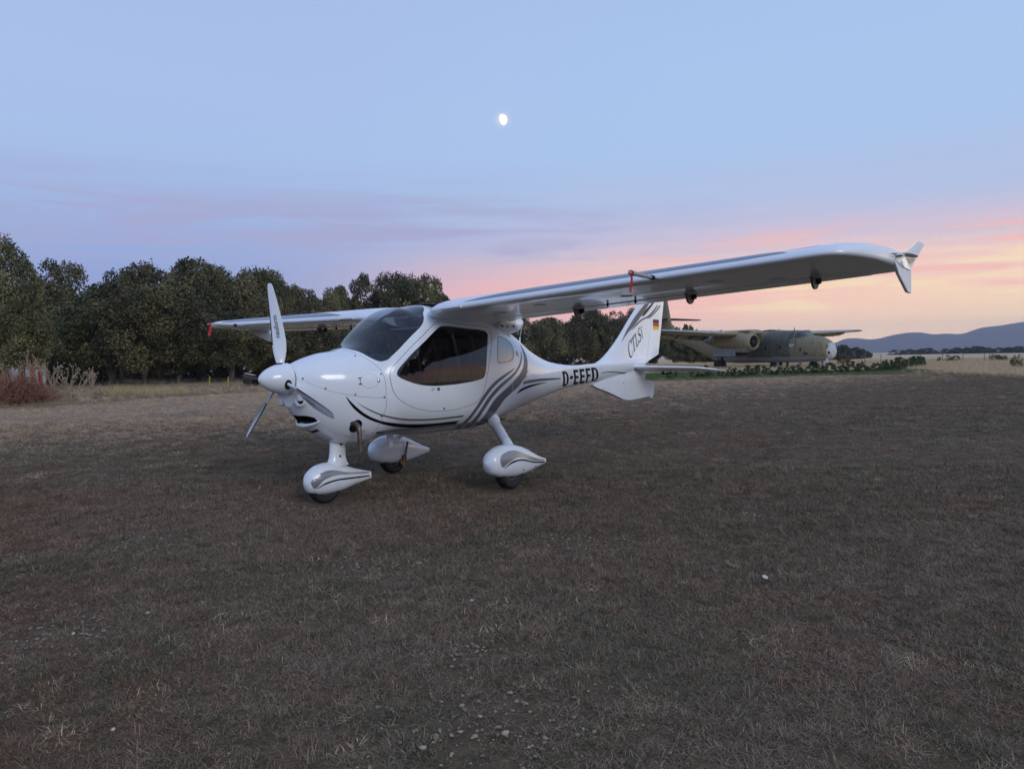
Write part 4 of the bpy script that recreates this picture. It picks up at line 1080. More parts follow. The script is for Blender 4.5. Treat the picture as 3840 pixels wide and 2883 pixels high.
rk.build("door_pocket_frame", M["black_int"], air)
MB().box((1.57, -.31, 1.085), (.11, .02, .10)).build("pocket_box", M["steel_dark"], air, False)

# ---- covers pushed over the wing probes: own things, with hanging ribbons
def probe_cover(sg, lab):
    LR = .125 if sg > 0 else .14
    yb, zb_ = (2.972, 1.779) if sg > 0 else (3.10, 1.779)
    Wm = air.matrix_world
    b = Wm @ Vector((1.40, -sg * (yb + .006), zb_ + .001)); tip = Wm @ Vector((1.03, -sg * (yb + .045), zb_ + .010))
    e = empty("probe_cover", b); ax_ = (tip - b)
    label(e, lab, "probe cover", "covers on the wing probes")
    MB().tube([ax_ * .12, ax_ * .5, ax_ * .9, ax_ * 1.0], [.012, .0165, .0155, .008], 12).build("cover_tube", M["white_in"], e)
    MB().tube([ax_ * .03, ax_ * .14], .0175, 12).build("cover_band", M["black_int"], e)
    rib = []; d = ax_.normalized(); side = Vector((0, 0, -1))
    for t in np.linspace(0, 1, 12):
        c = ax_ * .93 + Vector((.006 * math.sin(t * 5), .010 * math.sin(t * 4), -LR * t - .004))
        rib.append([c + d * .016 + Vector((0, .001, 0)), c - d * .016 + Vector((0, .001, 0)), c - d * .016 - Vector((0, .001, 0)), c + d * .016 - Vector((0, .001, 0))])
    MB().loft(rib).tube([ax_ * .90, ax_ * .96], .0175, 12).build("red_ribbon", M["red"], e)
probe_cover(1, "pale probe cover with red ribbon hanging under the near wing beside the tail")
probe_cover(-1, "pale probe cover with red ribbon at the tip of the far wing before the trees")
# ================================================================== SETTING
def at(u, v, Y):
    """world point at distance Y along the viewing axis, seen at (u, v) of the 3840 px view"""
    d = pix_dir(u, v); t = Y / d.y
    return Vector((d.x * t, Y, d.z * t + CAM_H))
def horizon(u): return 1441.5 + math.tan(PITCH) * 2702.5 + math.tan(ROLL) * (u - 1920)
def smooth_noise(seed):
    r_ = random.Random(seed); ph = [(r_.uniform(0, 6.28), r_.uniform(-1, 1), r_.uniform(-1, 1), r_.uniform(.5, 1)) for _ in range(8)]
    def f(x, y, s=1.0):
        v = 0
        for i, (p, a, b, c) in enumerate(ph):
            k = (1.0 + i * .7) * s; v += c / (1 + .5 * i) * math.sin(p + k * (a * x + b * y))
        return v / 2.2
    return f

# ---- ground sheets
def ground_material(name, cols, sc, patch=None, bump=.6):
    m = bpy.data.materials.new(name); m.use_nodes = True; t = NT(m.node_tree)
    co = t.n("ShaderNodeTexCoord").outputs["Object"]
    big = t.noise(co, sc[0], 4, .6); mid = t.noise(co, sc[1], 4, .65, .5); fine = t.noise(co, sc[2], 5, .7); grain = t.noise(t.vmul(co, (1, 2.6, 1)), sc[3], 3, .7)
    c = t.mix(t.mr(big, .35, .65), cols[0], cols[1])
    c = t.mix(t.math("MULTIPLY", t.mr(mid, .42, .66), .8), c, cols[2])
    c = t.mix(t.math("MULTIPLY", t.mr(fine, .40, .70), .75), c, cols[3])
    c = t.mix(t.math("MULTIPLY", t.mr(grain, .52, .75), .6), c, cols[4])
    if name == "mown_dry_turf":       # stronger light on the left and far ground put into the colour
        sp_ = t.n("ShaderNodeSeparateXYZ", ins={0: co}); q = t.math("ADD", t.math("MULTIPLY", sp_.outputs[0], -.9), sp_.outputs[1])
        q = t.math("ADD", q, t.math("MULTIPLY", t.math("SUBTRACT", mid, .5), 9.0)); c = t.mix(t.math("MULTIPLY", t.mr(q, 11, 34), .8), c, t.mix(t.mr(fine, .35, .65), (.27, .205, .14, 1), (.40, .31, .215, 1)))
    if patch: c = t.mix(t.math("MULTIPLY", t.mr(t.noise(co, patch[1], 3, .6), .58, .70), patch[2]), c, patch[0])
    h = t.math("ADD", t.math("MULTIPLY", fine, .6), t.math("MULTIPLY", grain, .5))
    bp = t.n("ShaderNodeBump", ins={"Strength": bump, "Distance": .04, "Height": h})
    b = t.n("ShaderNodeBsdfPrincipled", ins={"Base Color": c, "Roughness": .95, "Normal": bp.outputs[0]}); b.inputs["Specular IOR Level"].default_value = .15
    t.n("ShaderNodeOutputMaterial", ins={"Surface": b.outputs[0]})
    return m
M["field"] = ground_material("dry_field_soil", [(.58, .45, .285, 1), (.50, .38, .235, 1), (.64, .50, .32, 1), (.38, .28, .17, 1), (.66, .54, .35, 1)], (.05, .35, 3, 9))
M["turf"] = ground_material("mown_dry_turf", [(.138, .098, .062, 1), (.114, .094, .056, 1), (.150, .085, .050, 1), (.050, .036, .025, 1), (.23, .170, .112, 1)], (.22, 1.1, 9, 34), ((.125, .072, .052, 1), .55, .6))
M["lawn"] = ground_material("green_lawn_soil", [(.078, .125, .036, 1), (.095, .14, .048, 1), (.12, .145, .058, 1), (.055, .085, .03, 1), (.14, .17, .07, 1)], (.3, 1.2, 8, 20))
def sheet(name, poly, z, m, step=None):
    me = bpy.data.meshes.new(name); bm = bmesh.new()
    f = bm.faces.new([bm.verts.new((x, y, z)) for x, y in poly]); bmesh.ops.triangulate(bm, faces=[f]); bmesh.ops.recalc_face_normals(bm, faces=bm.faces)
    for f in bm.faces:
        if f.normal.z < 0: f.normal_flip()
    bm.to_mesh(me); bm.free()
    return label(obj(name, me, m), kind="structure")
sheet("ground", [(-3300, -1500), (3300, -1500), (3300, 3500), (-3300, 3500)], -.008, M["field"])
TURF = cr_closed([(-34, -14), (34, -14), (30, 6), (22.5, 22), (22.0, 27), (22.3, 31), (23.2, 35), (23.6, 39), (22.5, 41.5), (17.2, 41.2), (12, 38.4), (7.4, 37.0), (2, 36.9), (-5.6, 35.6), (-10.5, 33.0), (-12.7, 31), (-14.4, 27.2), (-14.7, 24.4), (-16.0, 22.4), (-22, 18), (-36, 12)], 1.0)
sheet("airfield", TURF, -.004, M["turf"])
LAWN = cr_closed([(3.0, 36.8), (7.4, 36.9), (12, 38.2), (17.2, 41.0), (22.0, 41.5), (25.5, 43.2), (27.5, 46), (28.5, 50), (27, 51.5), (25, 51.5), (19, 53.5), (12, 55), (5, 50), (1, 42)], 1.0)
sheet("lawn", LAWN, 0.0, M["lawn"])

# ---- far hills with a ridge line, about 3 km off
ridge_px = [(-600, 1352), (0, 1350), (900, 1335), (1700, 1322), (2300, 1306), (2700, 1298), (2950, 1294), (3060, 1291), (3133, 1288), (3163, 1271), (3213, 1269.5), (3262, 1275), (3296, 1272.5), (3342, 1260.5), (3402, 1252), (3456, 1251.5), (3501, 1260), (3547, 1255.5), (3600, 1260),
            (3646, 1248), (3676, 1238.5), (3740, 1234), (3835, 1222), (3950, 1214), (4100, 1228), (4350, 1240), (4700, 1262), (5200, 1290)]
us = np.linspace(-600, 5200, 520); nz = smooth_noise(5)
top = np.interp(us, [p[0] for p in ridge_px], [p[1] for p in ridge_px])
k_ = np.array([.1, .2, .4, .2, .1]); top = np.convolve(np.pad(top, 2, "edge"), k_, "valid")
rows = []
for j, fr in enumerate([0, .12, .25, .4, .55, .7, .82, .92, .98, 1.0, .93, .7, .3, 0]):
    row = []
    for u, tp in zip(us, top):
        az = math.atan2(*pix_dir(u, horizon(u))[:2]); D_ = 2350 + j * 62
        hm = (horizon(u) - tp) / 2702.5 * 2900 / max(.5, math.cos(az)) * .98 + 1.2
        n_ = nz(az * 26 + .6 * j, j * .55, 1.0)
        row.append((math.sin(az) * D_ / max(.5, math.cos(az)), D_, -3 + hm * (fr + .055 * n_ * math.sin(PI * fr)) + .5 * nz(u * .02, j)))
    rows.append(row)
M["hill"] = ground_material("wooded_hillside", [(.050, .052, .046, 1), (.070, .066, .055, 1), (.045, .05, .04, 1), (.035, .037, .033, 1), (.08, .075, .06, 1)], (.002, .008, .03, .06), bump=.3)
hl = MB().loft(rows, False, False, False).build("hills", M["hill"], None, angle=180); label(hl, kind="structure")
# pale fields at the foot of the hills
pf = []
for u0, u1, v0, v1, D_ in ((3275, 3350, 1322.5, 1326, 1900), (3560, 3700, 1327, 1331, 900)):
    pass

# ---- foliage
def leaf_material(name, a, b, c, trans=.12):
    m = bpy.data.materials.new(name); m.use_nodes = True; t = NT(m.node_tree)
    at_ = t.n("ShaderNodeAttribute", attribute_name="tint").outputs["Fac"]
    rnd = t.n("ShaderNodeObjectInfo").outputs["Random"]
    col = t.ramp(at_, [(0, a), (.55, b), (1, c)])
    hsv = t.n("ShaderNodeHueSaturation", ins={"Hue": t.mr(rnd, 0, 1, .485, .515, False), "Saturation": 1.0, "Value": t.mr(rnd, 0, 1, .85, 1.15, False), "Color": col}).outputs[0]
    bs = t.n("ShaderNodeBsdfPrincipled", ins={"Base Color": hsv, "Roughness": .55}); bs.inputs["Specular IOR Level"].default_value = .35
    tl = t.n("ShaderNodeBsdfTranslucent", ins={"Color": hsv})
    mx = t.n("ShaderNodeMixShader", ins={0: trans, 1: bs.outputs[0], 2: tl.outputs[0]})
    t.n("ShaderNodeOutputMaterial", ins={"Surface": mx.outputs[0]})
    return m
M["oak"] = leaf_material("holm_oak_leaves", (0.0242, 0.025, 0.0078, 1), (0.0883, 0.0842, 0.0288, 1), (0.192, 0.1658, 0.0634, 1))
M["oak_olive"] = leaf_material("olive_green_leaves", (0.0356, 0.0349, 0.012, 1), (0.1179, 0.1082, 0.0413, 1), (0.2263, 0.1984, 0.0826, 1))
M["oak_brown"] = leaf_material("dusty_brown_leaves", (0.0331, 0.0279, 0.012, 1), (0.1056, 0.0868, 0.0369, 1), (0.202, 0.155, 0.0701, 1))
M["hedge"] = leaf_material("evergreen_hedge_leaves", (.020, .036, .012, 1), (.052, .078, .026, 1), (.11, .135, .055, 1))
M["farwood"] = leaf_material("far_oak_leaves", (.030, .034, .022, 1), (.055, .058, .036, 1), (.085, .082, .05, 1))
M["bark"] = material("grey_brown_bark", (.13, .105, .085, 1), rough=.9, base2=(.06, .048, .04, 1), vscale=9, bump=.6, bscale=30)
def leaves(rng, pos, nrm, size, asp=.6, jit=.7):
    """quads at pos facing roughly nrm"""
    n = len(pos)
    N_ = nrm + rng.normal(0, jit, (n, 3)); N_ /= np.linalg.norm(N_, axis=1, keepdims=True) + 1e-9
    T = np.cross(N_, rng.normal(0, 1, (n, 3))); T /= np.linalg.norm(T, axis=1, keepdims=True) + 1e-9
    B = np.cross(N_, T); s = size * rng.uniform(.6, 1.3, (n, 1))
    a = pos + T * s; b = pos + B * s * asp + N_ * s * .12; c = pos - T * s; d = pos - B * s * asp + N_ * s * .12
    V = np.stack([a, b, c, d], 1).reshape(-1, 3)
    return V
def quads_mesh(name, V, tint):
    n = len(V) // 4
    me = bpy.data.meshes.new(name); me.vertices.add(n * 4); me.vertices.foreach_set("co", V.astype(np.float32).ravel())
    me.loops.add(n * 4); me.loops.foreach_set("vertex_index", np.arange(n * 4, dtype=np.int32))
    me.polygons.add(n); me.polygons.foreach_set("loop_start", np.arange(0, n * 4, 4, dtype=np.int32)); me.polygons.foreach_set("loop_total", np.full(n, 4, np.int32))
    at_ = me.attributes.new("tint", "FLOAT", "POINT"); at_.data.foreach_set("value", np.repeat(tint, 4).astype(np.float32))
    me.update(calc_edges=True)
    return me
def crown_mesh(seed, nblob, nleaf, size, zlo=-.85, gap=.0, flat=1.0):
    """unit crown (radius about 1) of leaf clumps"""
    rng = np.random.default_rng(seed); C_, Rb = [], []
    while len(C_) < nblob:
        v = rng.normal(0, 1, 3); v /= np.linalg.norm(v); r = rng.uniform(.42, .80) ** .8
        if v[2] < 0:                                   # full skirts: below the middle the crown keeps its width
            h = np.hypot(v[0], v[1]) + 1e-6; k = min(1.25, 1 / max(h, .45)); v = np.array([v[0] * k, v[1] * k, v[2]])
            v[:2] *= min(1, 1.0 / max(1e-6, np.hypot(v[0], v[1])))
        c = v * r * np.array([1, 1, .97])
        c[2] += .10 * math.sin(3.1 * v[0] + seed) * math.cos(2.7 * v[1] + 2 * seed)
        if c[2] < zlo + .08: continue
        C_.append(c); Rb.append(rng.uniform(.17, .36) * (1.12 - .35 * r))
    C_ = np.array(C_); Rb = np.array(Rb)
    wgt = Rb ** 2; bi = rng.choice(nblob, nleaf, p=wgt / wgt.sum())
    d = rng.normal(0, 1, (nleaf, 3)); d /= np.linalg.norm(d, axis=1, keepdims=True)
    out = C_[bi] / (np.linalg.norm(C_[bi], axis=1, keepdims=True) + 1e-6)
    fl = ((d * out).sum(1) < -.35); d[fl] *= -1
    rr_ = Rb[bi][:, None] * (1 - .45 * rng.random((nleaf, 1)) ** 2.2) * (1 + .10 * rng.normal(0, 1, (nleaf, 1)))
    pos = C_[bi] + d * rr_
    if gap > 0:
        g = np.sin(pos[:, 0] * 7 + seed) * np.sin(pos[:, 2] * 6 + 2 * seed) * np.sin(pos[:, 1] * 6.5 + 3)
        k = g < gap; pos, d, bi = pos[k], d[k], bi[k]
    k = pos[:, 2] > zlo - .12; pos, d, bi = pos[k], d[k], bi[k]
    V = leaves(rng, pos, d * .8 + np.array([0, 0, .35]), size)
    blob_t = rng.uniform(.1, .85, nblob)
    tint = np.clip(blob_t[bi] + rng.normal(0, .20, len(bi)), 0, 1)
    return quads_mesh("crown", V, tint)
CROWNS = [crown_mesh(s, 84, 24000, .031) for s in (1, 2, 3, 4, 5)]
CROWN_OPEN = [crown_mesh(s, 66, 18000, .032, gap=.62) for s in (11, 12, 13)]
CROWN_FAR = [crown_mesh(s, 34, 2600, .085) for s in (21, 22, 23)]
def trunk_mesh(seed, stems, spread):
    r_ = random.Random(seed); mb = MB()
    for k in range(stems):
        a = r_.uniform(0, 6.28); b = r_.uniform(.1, spread); pts = [(r_.uniform(-.12, .12), r_.uniform(-.12, .12), -.03)]
        for j in range(1, 6):
            t = j / 5; pts.append((b * t * math.cos(a) + r_.uniform(-.07, .07), b * t * math.sin(a) + r_.uniform(-.07, .07), t * 1.0))
        r0 = r_.uniform(.055, .10)
        mb.tube(pts, [r0 * (1.35 - .85 * i / 5) for i in range(6)], 8)
        for _ in range(3):
            i = r_.randint(2, 4); p = Vector(pts[i]); q = p + Vector((r_.uniform(-.35, .35), r_.uniform(-.35, .35), r_.uniform(.2, .45)))
            mb.tube([p, (p + q) / 2 + Vector((r_.uniform(-.05, .05), r_.uniform(-.05, .05), .03)), q], [r0 * .5, r0 * .38, r0 * .2], 6)
    me = mb.me("trunk", True, 60); me.materials.append(M["bark"]); return me
TRUNKS = [trunk_mesh(s, n, sp) for s, n, sp in ((1, 2, .5), (2, 3, .6), (3, 1, .3), (4, 2, .7), (5, 3, .5))]
_tree_n = [0]
def tree(u, topv, hw_px, Y, mat_="oak", low=.14, kind="full", lab=None, group=None, trunk=True, hscale=1.0, name="holm_oak", cat="tree"):
    """tree whose crown is centred at column u of the view, distance Y"""
    i = _tree_n[0]; _tree_n[0] += 1
    P = at(u, topv, Y); H_ = P.z; hw = 1.27 * hw_px / 2702.5 * Y / max(.8, math.cos(math.atan2(P.x, Y)))
    e = empty(name, (P.x, Y, 0), random.Random(i * 7 + 1).uniform(0, 6.28))
    label(e, lab, cat, group)
    src = {"full": CROWNS, "open": CROWN_OPEN, "far": CROWN_FAR}[kind]; me = src[i % len(src)]
    zb = H_ * low if kind != "far" else -H_ * .55; c = obj("crown", me, None, e)
    if not me.materials: me.materials.append(M["oak"])
    c.material_slots[0].link = "OBJECT"; c.material_slots[0].material = M[mat_]
    c.location = (0, 0, (H_ + zb) / 2); c.scale = (hw, hw * .95, (H_ - zb) / 2 * 1.06 / .96)
    if trunk:
        t = obj("trunk", TRUNKS[i % len(TRUNKS)], None, e); hh = zb + (H_ - zb) * .45
        t.scale = (hw * .8, hw * .8, hh)
        s_ = max(.8, min(1.5, H_ * .17)); t.scale = (s_, s_, hh)
    return e
G_ROW = "holm oaks along the left edge of the airfield"
for spec in (
    (6, 930, 92, 33, "oak_olive", .22, "full", "tall olive-green holm oak cut by the left edge of the photo"),
    (-190, 985, 170, 34, "oak_olive", .15, "full", "olive-green oak almost outside the left edge of the photo"),
    (70, 1120, 75, 31, "oak_olive", .24, "full", "low olive crown hanging in front of the red and white hut"),
    (205, 993, 110, 55, "oak", .12, "open", "loose rounded crown against the sky between the tall left oak and dark row"),
    (300, 1070, 120, 51, "oak", .06, "full", "dark leafy oak left of the two pale trunks, behind the dry thistles"),
    (150, 1090, 120, 52, "oak", .05, "full", "shaded dark oak standing right behind the thistles and red bush"),
    (405, 1058, 135, 48, "oak", .13, "full", "broad dark green oak in the front of the row, above the leaning brown trunk"),
    (440, 1012, 80, 60, "oak", .2, "full", "small dark crown peeking over the front oaks with a notch of sky to its left"),
    (585, 962, 115, 62, "oak_brown", .15, "open", "tallest greyish crown of the left row with sky glinting through"),
    (530, 1050, 130, 47, "oak", .15, "full", "rounded front oak above the single straight trunk left of the wing tip"),
    (660, 1100, 110, 49, "oak", .13, "full", "dense oak just left of the far wing tip"),
    (735, 975, 118, 57, "oak", .13, "full", "high dark dome of leaves behind the far wing tip"),
    (860, 1003, 112, 60, "oak_brown", .12, "full", "brownish oak crown just left of the raised propeller blade"),
    (965, 1020, 100, 63, "oak", .12, "full", "oak crown directly behind the tip of the raised propeller blade"),
    (1010, 1090, 100, 56, "oak_olive", .12, "full", "lighter olive oak right behind the raised propeller blade"),
    (1050, 1052, 95, 68, "oak", .12, "full", "oak on the descending line of crowns right of the propeller"),
    (860, 1170, 110, 50, "oak", .17, "full", "low oak under the far wing, its trunks above the little trailer"),
    (760, 1200, 100, 52, "oak", .19, "full", "shaded oak behind the yellow stakes under the far wing tip"),
    (1120, 1085, 82, 66, "oak_olive", .12, "full", "olive oak over the middle of the far wing"),
    (1195, 1078, 84, 74, "oak_olive", .12, "full", "small pale olive oak left of the tall group behind the windshield"),
    (1130, 1200, 110, 60, "oak", .16, "full", "low dark oak below the far wing, left of the windshield"),
    (1275, 1072, 80, 80, "oak_olive", .12, "full", "narrow oak touching the left side of the tall open group"),
    (1000, 1230, 100, 54, "oak", .2, "full", "low shaded oak seen below the far wing beside the spinner"),
    (1245, 1250, 90, 66, "oak", .12, "full", "dark oak between the engine cowling and the far wing"),
    (1375, 1046, 92, 82, "oak", .10, "open", "tall open oak with pink sky through it, leftmost of the tall group over the cabin"),
    (1465, 1030, 100, 86, "oak", .10, "open", "middle oak of the tall group over the cabin, flat topped"),
    (1548, 1012, 92, 84, "oak", .10, "open", "tallest oak of the group over the cabin roof"),
    (1622, 1046, 66, 90, "oak", .10, "open", "slim oak at the right end of the tall group, next to the rosy sky"),
    (1740, 1150, 80, 98, "oak", .08, "full", "oak hidden mostly by the cabin and the near wing root"),
    (1850, 1160, 80, 100, "oak", .08, "full", "oak behind the rear cabin window and spine of the white aircraft"),
    (1965, 1195, 75, 104, "oak", .08, "full", "dark oak directly right of the white whip antenna"),
    (2060, 1190, 75, 104, "oak_olive", .08, "full", "oak over the tail boom, second to the right of the whip antenna"),
    (2140, 1182, 72, 106, "oak", .08, "full", "oak below the second hinge horn of the near wing"),
    (2215, 1160, 70, 108, "oak", .08, "full", "tall oak of the row just left of the tail fin"),
    (2300, 1158, 66, 110, "oak", .08, "full", "highest oak of the row, rising at the foot of the tail fin's front edge"),
    (2375, 1172, 60, 114, "oak", .08, "full", "oak behind the tail fin lettering"),
    (2455, 1190, 60, 116, "oak", .08, "full", "oak behind the rudder and the flag"),
    (2530, 1240, 50, 112, "oak_olive", .06, "full", "low oak under the raised tail of the camouflaged transport"),
    (2600, 1275, 46, 112, "oak_olive", .06, "full", "small olive oak beneath the rear fuselage of the transport"),
    (2670, 1300, 44, 114, "oak", .06, "full", "short dark oak at the transport's lower tail line")):
    tree(*spec, group=None)
for k, (u, tp, hw, Y, lb) in enumerate(((260, 1250, 95, 60, "shaded thicket filling the gap left of the brown leaning trunk"), (470, 1262, 90, 66, "dark thicket behind the straight trunk of the oak row"), (640, 1275, 85, 66, "dark thicket behind the yellow stakes"),
        (800, 1270, 85, 68, "dark thicket behind the little trailer"), (960, 1285, 80, 72, "dark thicket behind the spinner"), (1120, 1290, 85, 84, "dark thicket under the far wing root"), (1900, 1300, 70, 112, "dark thicket behind the rear cabin window"),
        (2060, 1305, 70, 114, "dark thicket right of the whip antenna, low behind the tail boom"), (2230, 1300, 70, 116, "dark thicket low in front of the tail fin"), (2400, 1310, 60, 120, "dark thicket low behind the rudder"), (120, 1240, 90, 56, "dark thicket behind the red and white hut"))):
    tree(u, tp, hw, Y, "oak", .0, "far", lb, None, trunk=False, name="oak_thicket", cat="bush")
for k, (u, tp, hw, Y) in enumerate(((2556, 1213, 34, 150), (2588, 1217, 30, 155), (2617, 1222, 26, 158), (2664, 1239, 30, 165), (2702, 1237, 34, 165), (2748, 1241, 34, 170), (2800, 1241, 36, 172), (2850, 1243, 36, 176))):
    tree(u, tp, hw, Y, "oak", .05, "far", ("tallest far oak crown right beside the transport's tail fin" if k == 0 else "far oak crown just right of the one beside the transport's fin" if k == 1 else "small far crown, third to the right of the transport's fin" if k == 2 else "far oak crown peeping over the back of the camouflaged transport"), "oaks peeping over the camouflaged transport")
for k, (u, tp, hw, Y) in enumerate(((3128, 1290, 22, 128), (3148, 1291, 24, 135), (3172, 1293, 24, 142), (3195, 1296, 22, 150), (3216, 1300, 22, 158), (3236, 1306, 18, 166), (3252, 1312, 14, 172))):
    tree(u, tp, hw, Y, "farwood", .03, "far", ("dark oak directly behind the transport's white nose" if k == 0 else "last and smallest dark oak of the short row running right from the transport's nose" if k == 6 else "dark oak in the middle of the short row running away from the transport's nose"), "oaks running away behind the transport's nose", trunk=False)
for k, (u, tp, hw, Y) in enumerate(((3368, 1311, 26, 340), (3412, 1308, 24, 350), (3440, 1309, 20, 345), (3474, 1304, 26, 335), (3500, 1312, 18, 350), (3530, 1314, 20, 360), (3558, 1306, 24, 330), (3590, 1302, 24, 325), (3622, 1299, 24, 320), (3665, 1297, 28, 315), (3702, 1302, 24, 330), (3745, 1299.5, 24, 310), (3790, 1301, 22, 300), (3815, 1297, 20, 300), (3850, 1288, 26, 290), (3900, 1290, 30, 290))):
    tree(u, tp, hw, Y, "farwood", .03, "far", ("leftmost distant dark oak at the far side of the straw field" if k == 0 else "tallest distant oak of the far row, cut by the right edge" if k >= 14 else "distant dark oak within the row at the far side of the straw field"), "oaks on the far side of the straw field", trunk=False)

# ---- bushes and shrubs
def shrub_mesh(seed, n, size, zlo=-.95, nb=24):
    return crown_mesh(seed, nb, n, size, zlo)
SHR = [shrub_mesh(s, 1300, .075) for s in (31, 32, 33)]
def shrub(u, basev, topv, hw_px, Y, mat_, name, lab, cat, group=None, i=0):
    P0 = at(u, basev, Y); H_ = (basev - topv) / 2702.5 * Y; hw = hw_px / 2702.5 * Y
    e = empty(name, (P0.x, Y, 0), i * 1.3); label(e, lab, cat, group)
    me = SHR[i % 3]
    if not me.materials: me.materials.append(M["hedge"])
    c = obj("foliage", me, None, e); c.material_slots[0].link = "OBJECT"; c.material_slots[0].material = M[mat_]
    c.location = (0, 0, H_ * .40); c.scale = (hw, hw, H_ * .60)
    mb = MB(); r_ = random.Random(i)
    for k in range(3): mb.tube([(r_.uniform(-.05, .05), r_.uniform(-.05, .05), -.02), (r_.uniform(-.3, .3) * hw, r_.uniform(-.3, .3) * hw, H_ * .5)], [.03, .012], 5)
    mb.build("stem", M["bark"], e)
    return e
for i, a in enumerate(((3165, 1366, 1312, 28, 72, "oak_olive", "wild_bush", "grey-green round bush standing between the transport's nose and the fence", "bush"),
    (3393, 1358, 1336, 13, 78, "oak_olive", "wild_bush", "small pale bush left of the darker one at the fence", "bush"),
    (3431, 1358, 1326, 18, 78, "oak", "wild_bush", "dark round bush in the straw right behind the hedge's end", "bush"),
    (3521, 1358, 1332, 8, 80, "oak", "wild_bush", "thin upright sapling beside a fence post in the straw field", "bush"),
    (3556, 1357, 1326, 20, 80, "oak", "wild_bush", "left half of the wide twin bush in the straw field", "bush"),
    (3585, 1357, 1330, 18, 81, "oak", "wild_bush", "right half of the wide twin bush in the straw field", "bush"),
    (3742, 1355, 1322, 32, 78, "oak", "wild_bush", "wide dark bush near the right edge, below the hills", "bush"),
    (3812, 1386, 1332, 22, 50, "oak", "wild_bush", "dark ragged bush nearest the right edge of the photo", "bush"),
    (2584, 1390, 1368, 16, 52, "oak", "wild_bush", "small round bush under the white aircraft's tailplane", "bush"),
    (2412, 1418, 1398, 12, 40, "oak_brown", "wild_bush", "little brown bush behind the ventral fin", "bush"))):
    shrub(*a, i=i)
HS = [shrub_mesh(s, 1300, .075, nb=12) for s in (41, 42, 43, 44)]
for m_ in HS: m_.materials.append(M["hedge"])
path = cr_open([(8.6, 41.0), (12.3, 41.6), (15.5, 43.2), (19.0, 45.2), (22.8, 47.2), (25.6, 49.4), (29.5, 54), (34.0, 60), (37.4, 66)], .05)
hedge_n = []
acc, last, k = 0, path[0], 0; rh = random.Random(3)
for p in path[1:]:
    acc += float(np.hypot(*(p - last))); last = p
    if acc > .56:
        acc = 0; k += 1
        if k in (2, 5): continue
        h_ = rh.uniform(.52, .78) * (1.0 + .25 * (k > 34)); w_ = rh.uniform(.36, .50)
        e = empty("hedge_shrub", (float(p[0]) + rh.uniform(-.06, .06), float(p[1]) + rh.uniform(-.06, .06), 0), rh.uniform(0, 6))
        hedge_n.append(e)
        label(e, "knee-high evergreen shrub in the middle of the hedge row along the lawn", "shrub", "shrubs of the hedge row along the lawn")
        c = obj("foliage", HS[k % 4], None, e); c.location = (0, 0, h_ * .42); c.scale = (w_, w_, h_ * .58)
for i_, lb in ((0, "first evergreen shrub of the hedge row, nearest the white tailplane"), (1, "second evergreen shrub of the hedge row from its tailplane end"), (-1, "last evergreen shrub at the far right end of the hedge row"),
               (-2, "next to last evergreen shrub at the far right end of the hedge row"), (-3, "evergreen shrub third from the far right end of the hedge row")): hedge_n[i_]["label"] = lb
# loose shrubs on the lawn left of the hedge
for i, (u, b, t, hw) in enumerate(((2640, 1412, 1393, 13), (2668, 1414, 1391, 12), (2700, 1410, 1396, 14), (2560, 1407, 1398, 8))):
    shrub(u, b, t, hw, 41 + i * .4, "hedge", "lawn_shrub", ("low green shrub on the lawn just right of the white tailplane tip", "darker low shrub, second on the lawn right of the white tailplane tip", "flat low shrub at the start of the hedge", "tiny shrub on the lawn below the white tailplane")[i], "shrub", i=i)

# ---- wire fence in the straw field
fe = empty("wire_fence", (30, 70, 0)); label(fe, "thin post and wire fence crossing the straw field on the right", "fence")
fp = [(3070, 1366, 1330, 66), (3098, 1366, 1330, 67), (3232, 1364, 1333, 70), (3243, 1374, 1325, 68), (3303, 1365, 1329, 72), (3375, 1363, 1327, 74), (3451, 1361, 1326, 77), (3534, 1359, 1324, 79), (3611, 1357, 1320, 80), (3691, 1356, 1319, 80), (3711, 1360, 1325, 78), (3850, 1356, 1318, 79)]
tops = []
M["post"] = material("weathered_fence_wood", (.20, .16, .13, 1), rough=.9, var=.4, vscale=12)
for u, b, t, Y in fp:
    P = at(u, t, Y); h_ = min(1.5, max(.9, P.z)); MB().tube([(0, 0, -.2), (.02, 0, h_)], .034, 7).build("fence_post", M["post"], fe).location = Vector((P.x, Y, 0)) - fe.location
    if (u, b) != (3243, 1374) and u != 3711: tops.append(Vector((P.x, Y, h_)))
wr = MB()
for q in (.35, .65, .92): wr.tube([Vector((p.x, p.y, p.z * q)) - fe.location for p in tops], .006, 4)
wr.build("wire", M["steel_dark"], fe)

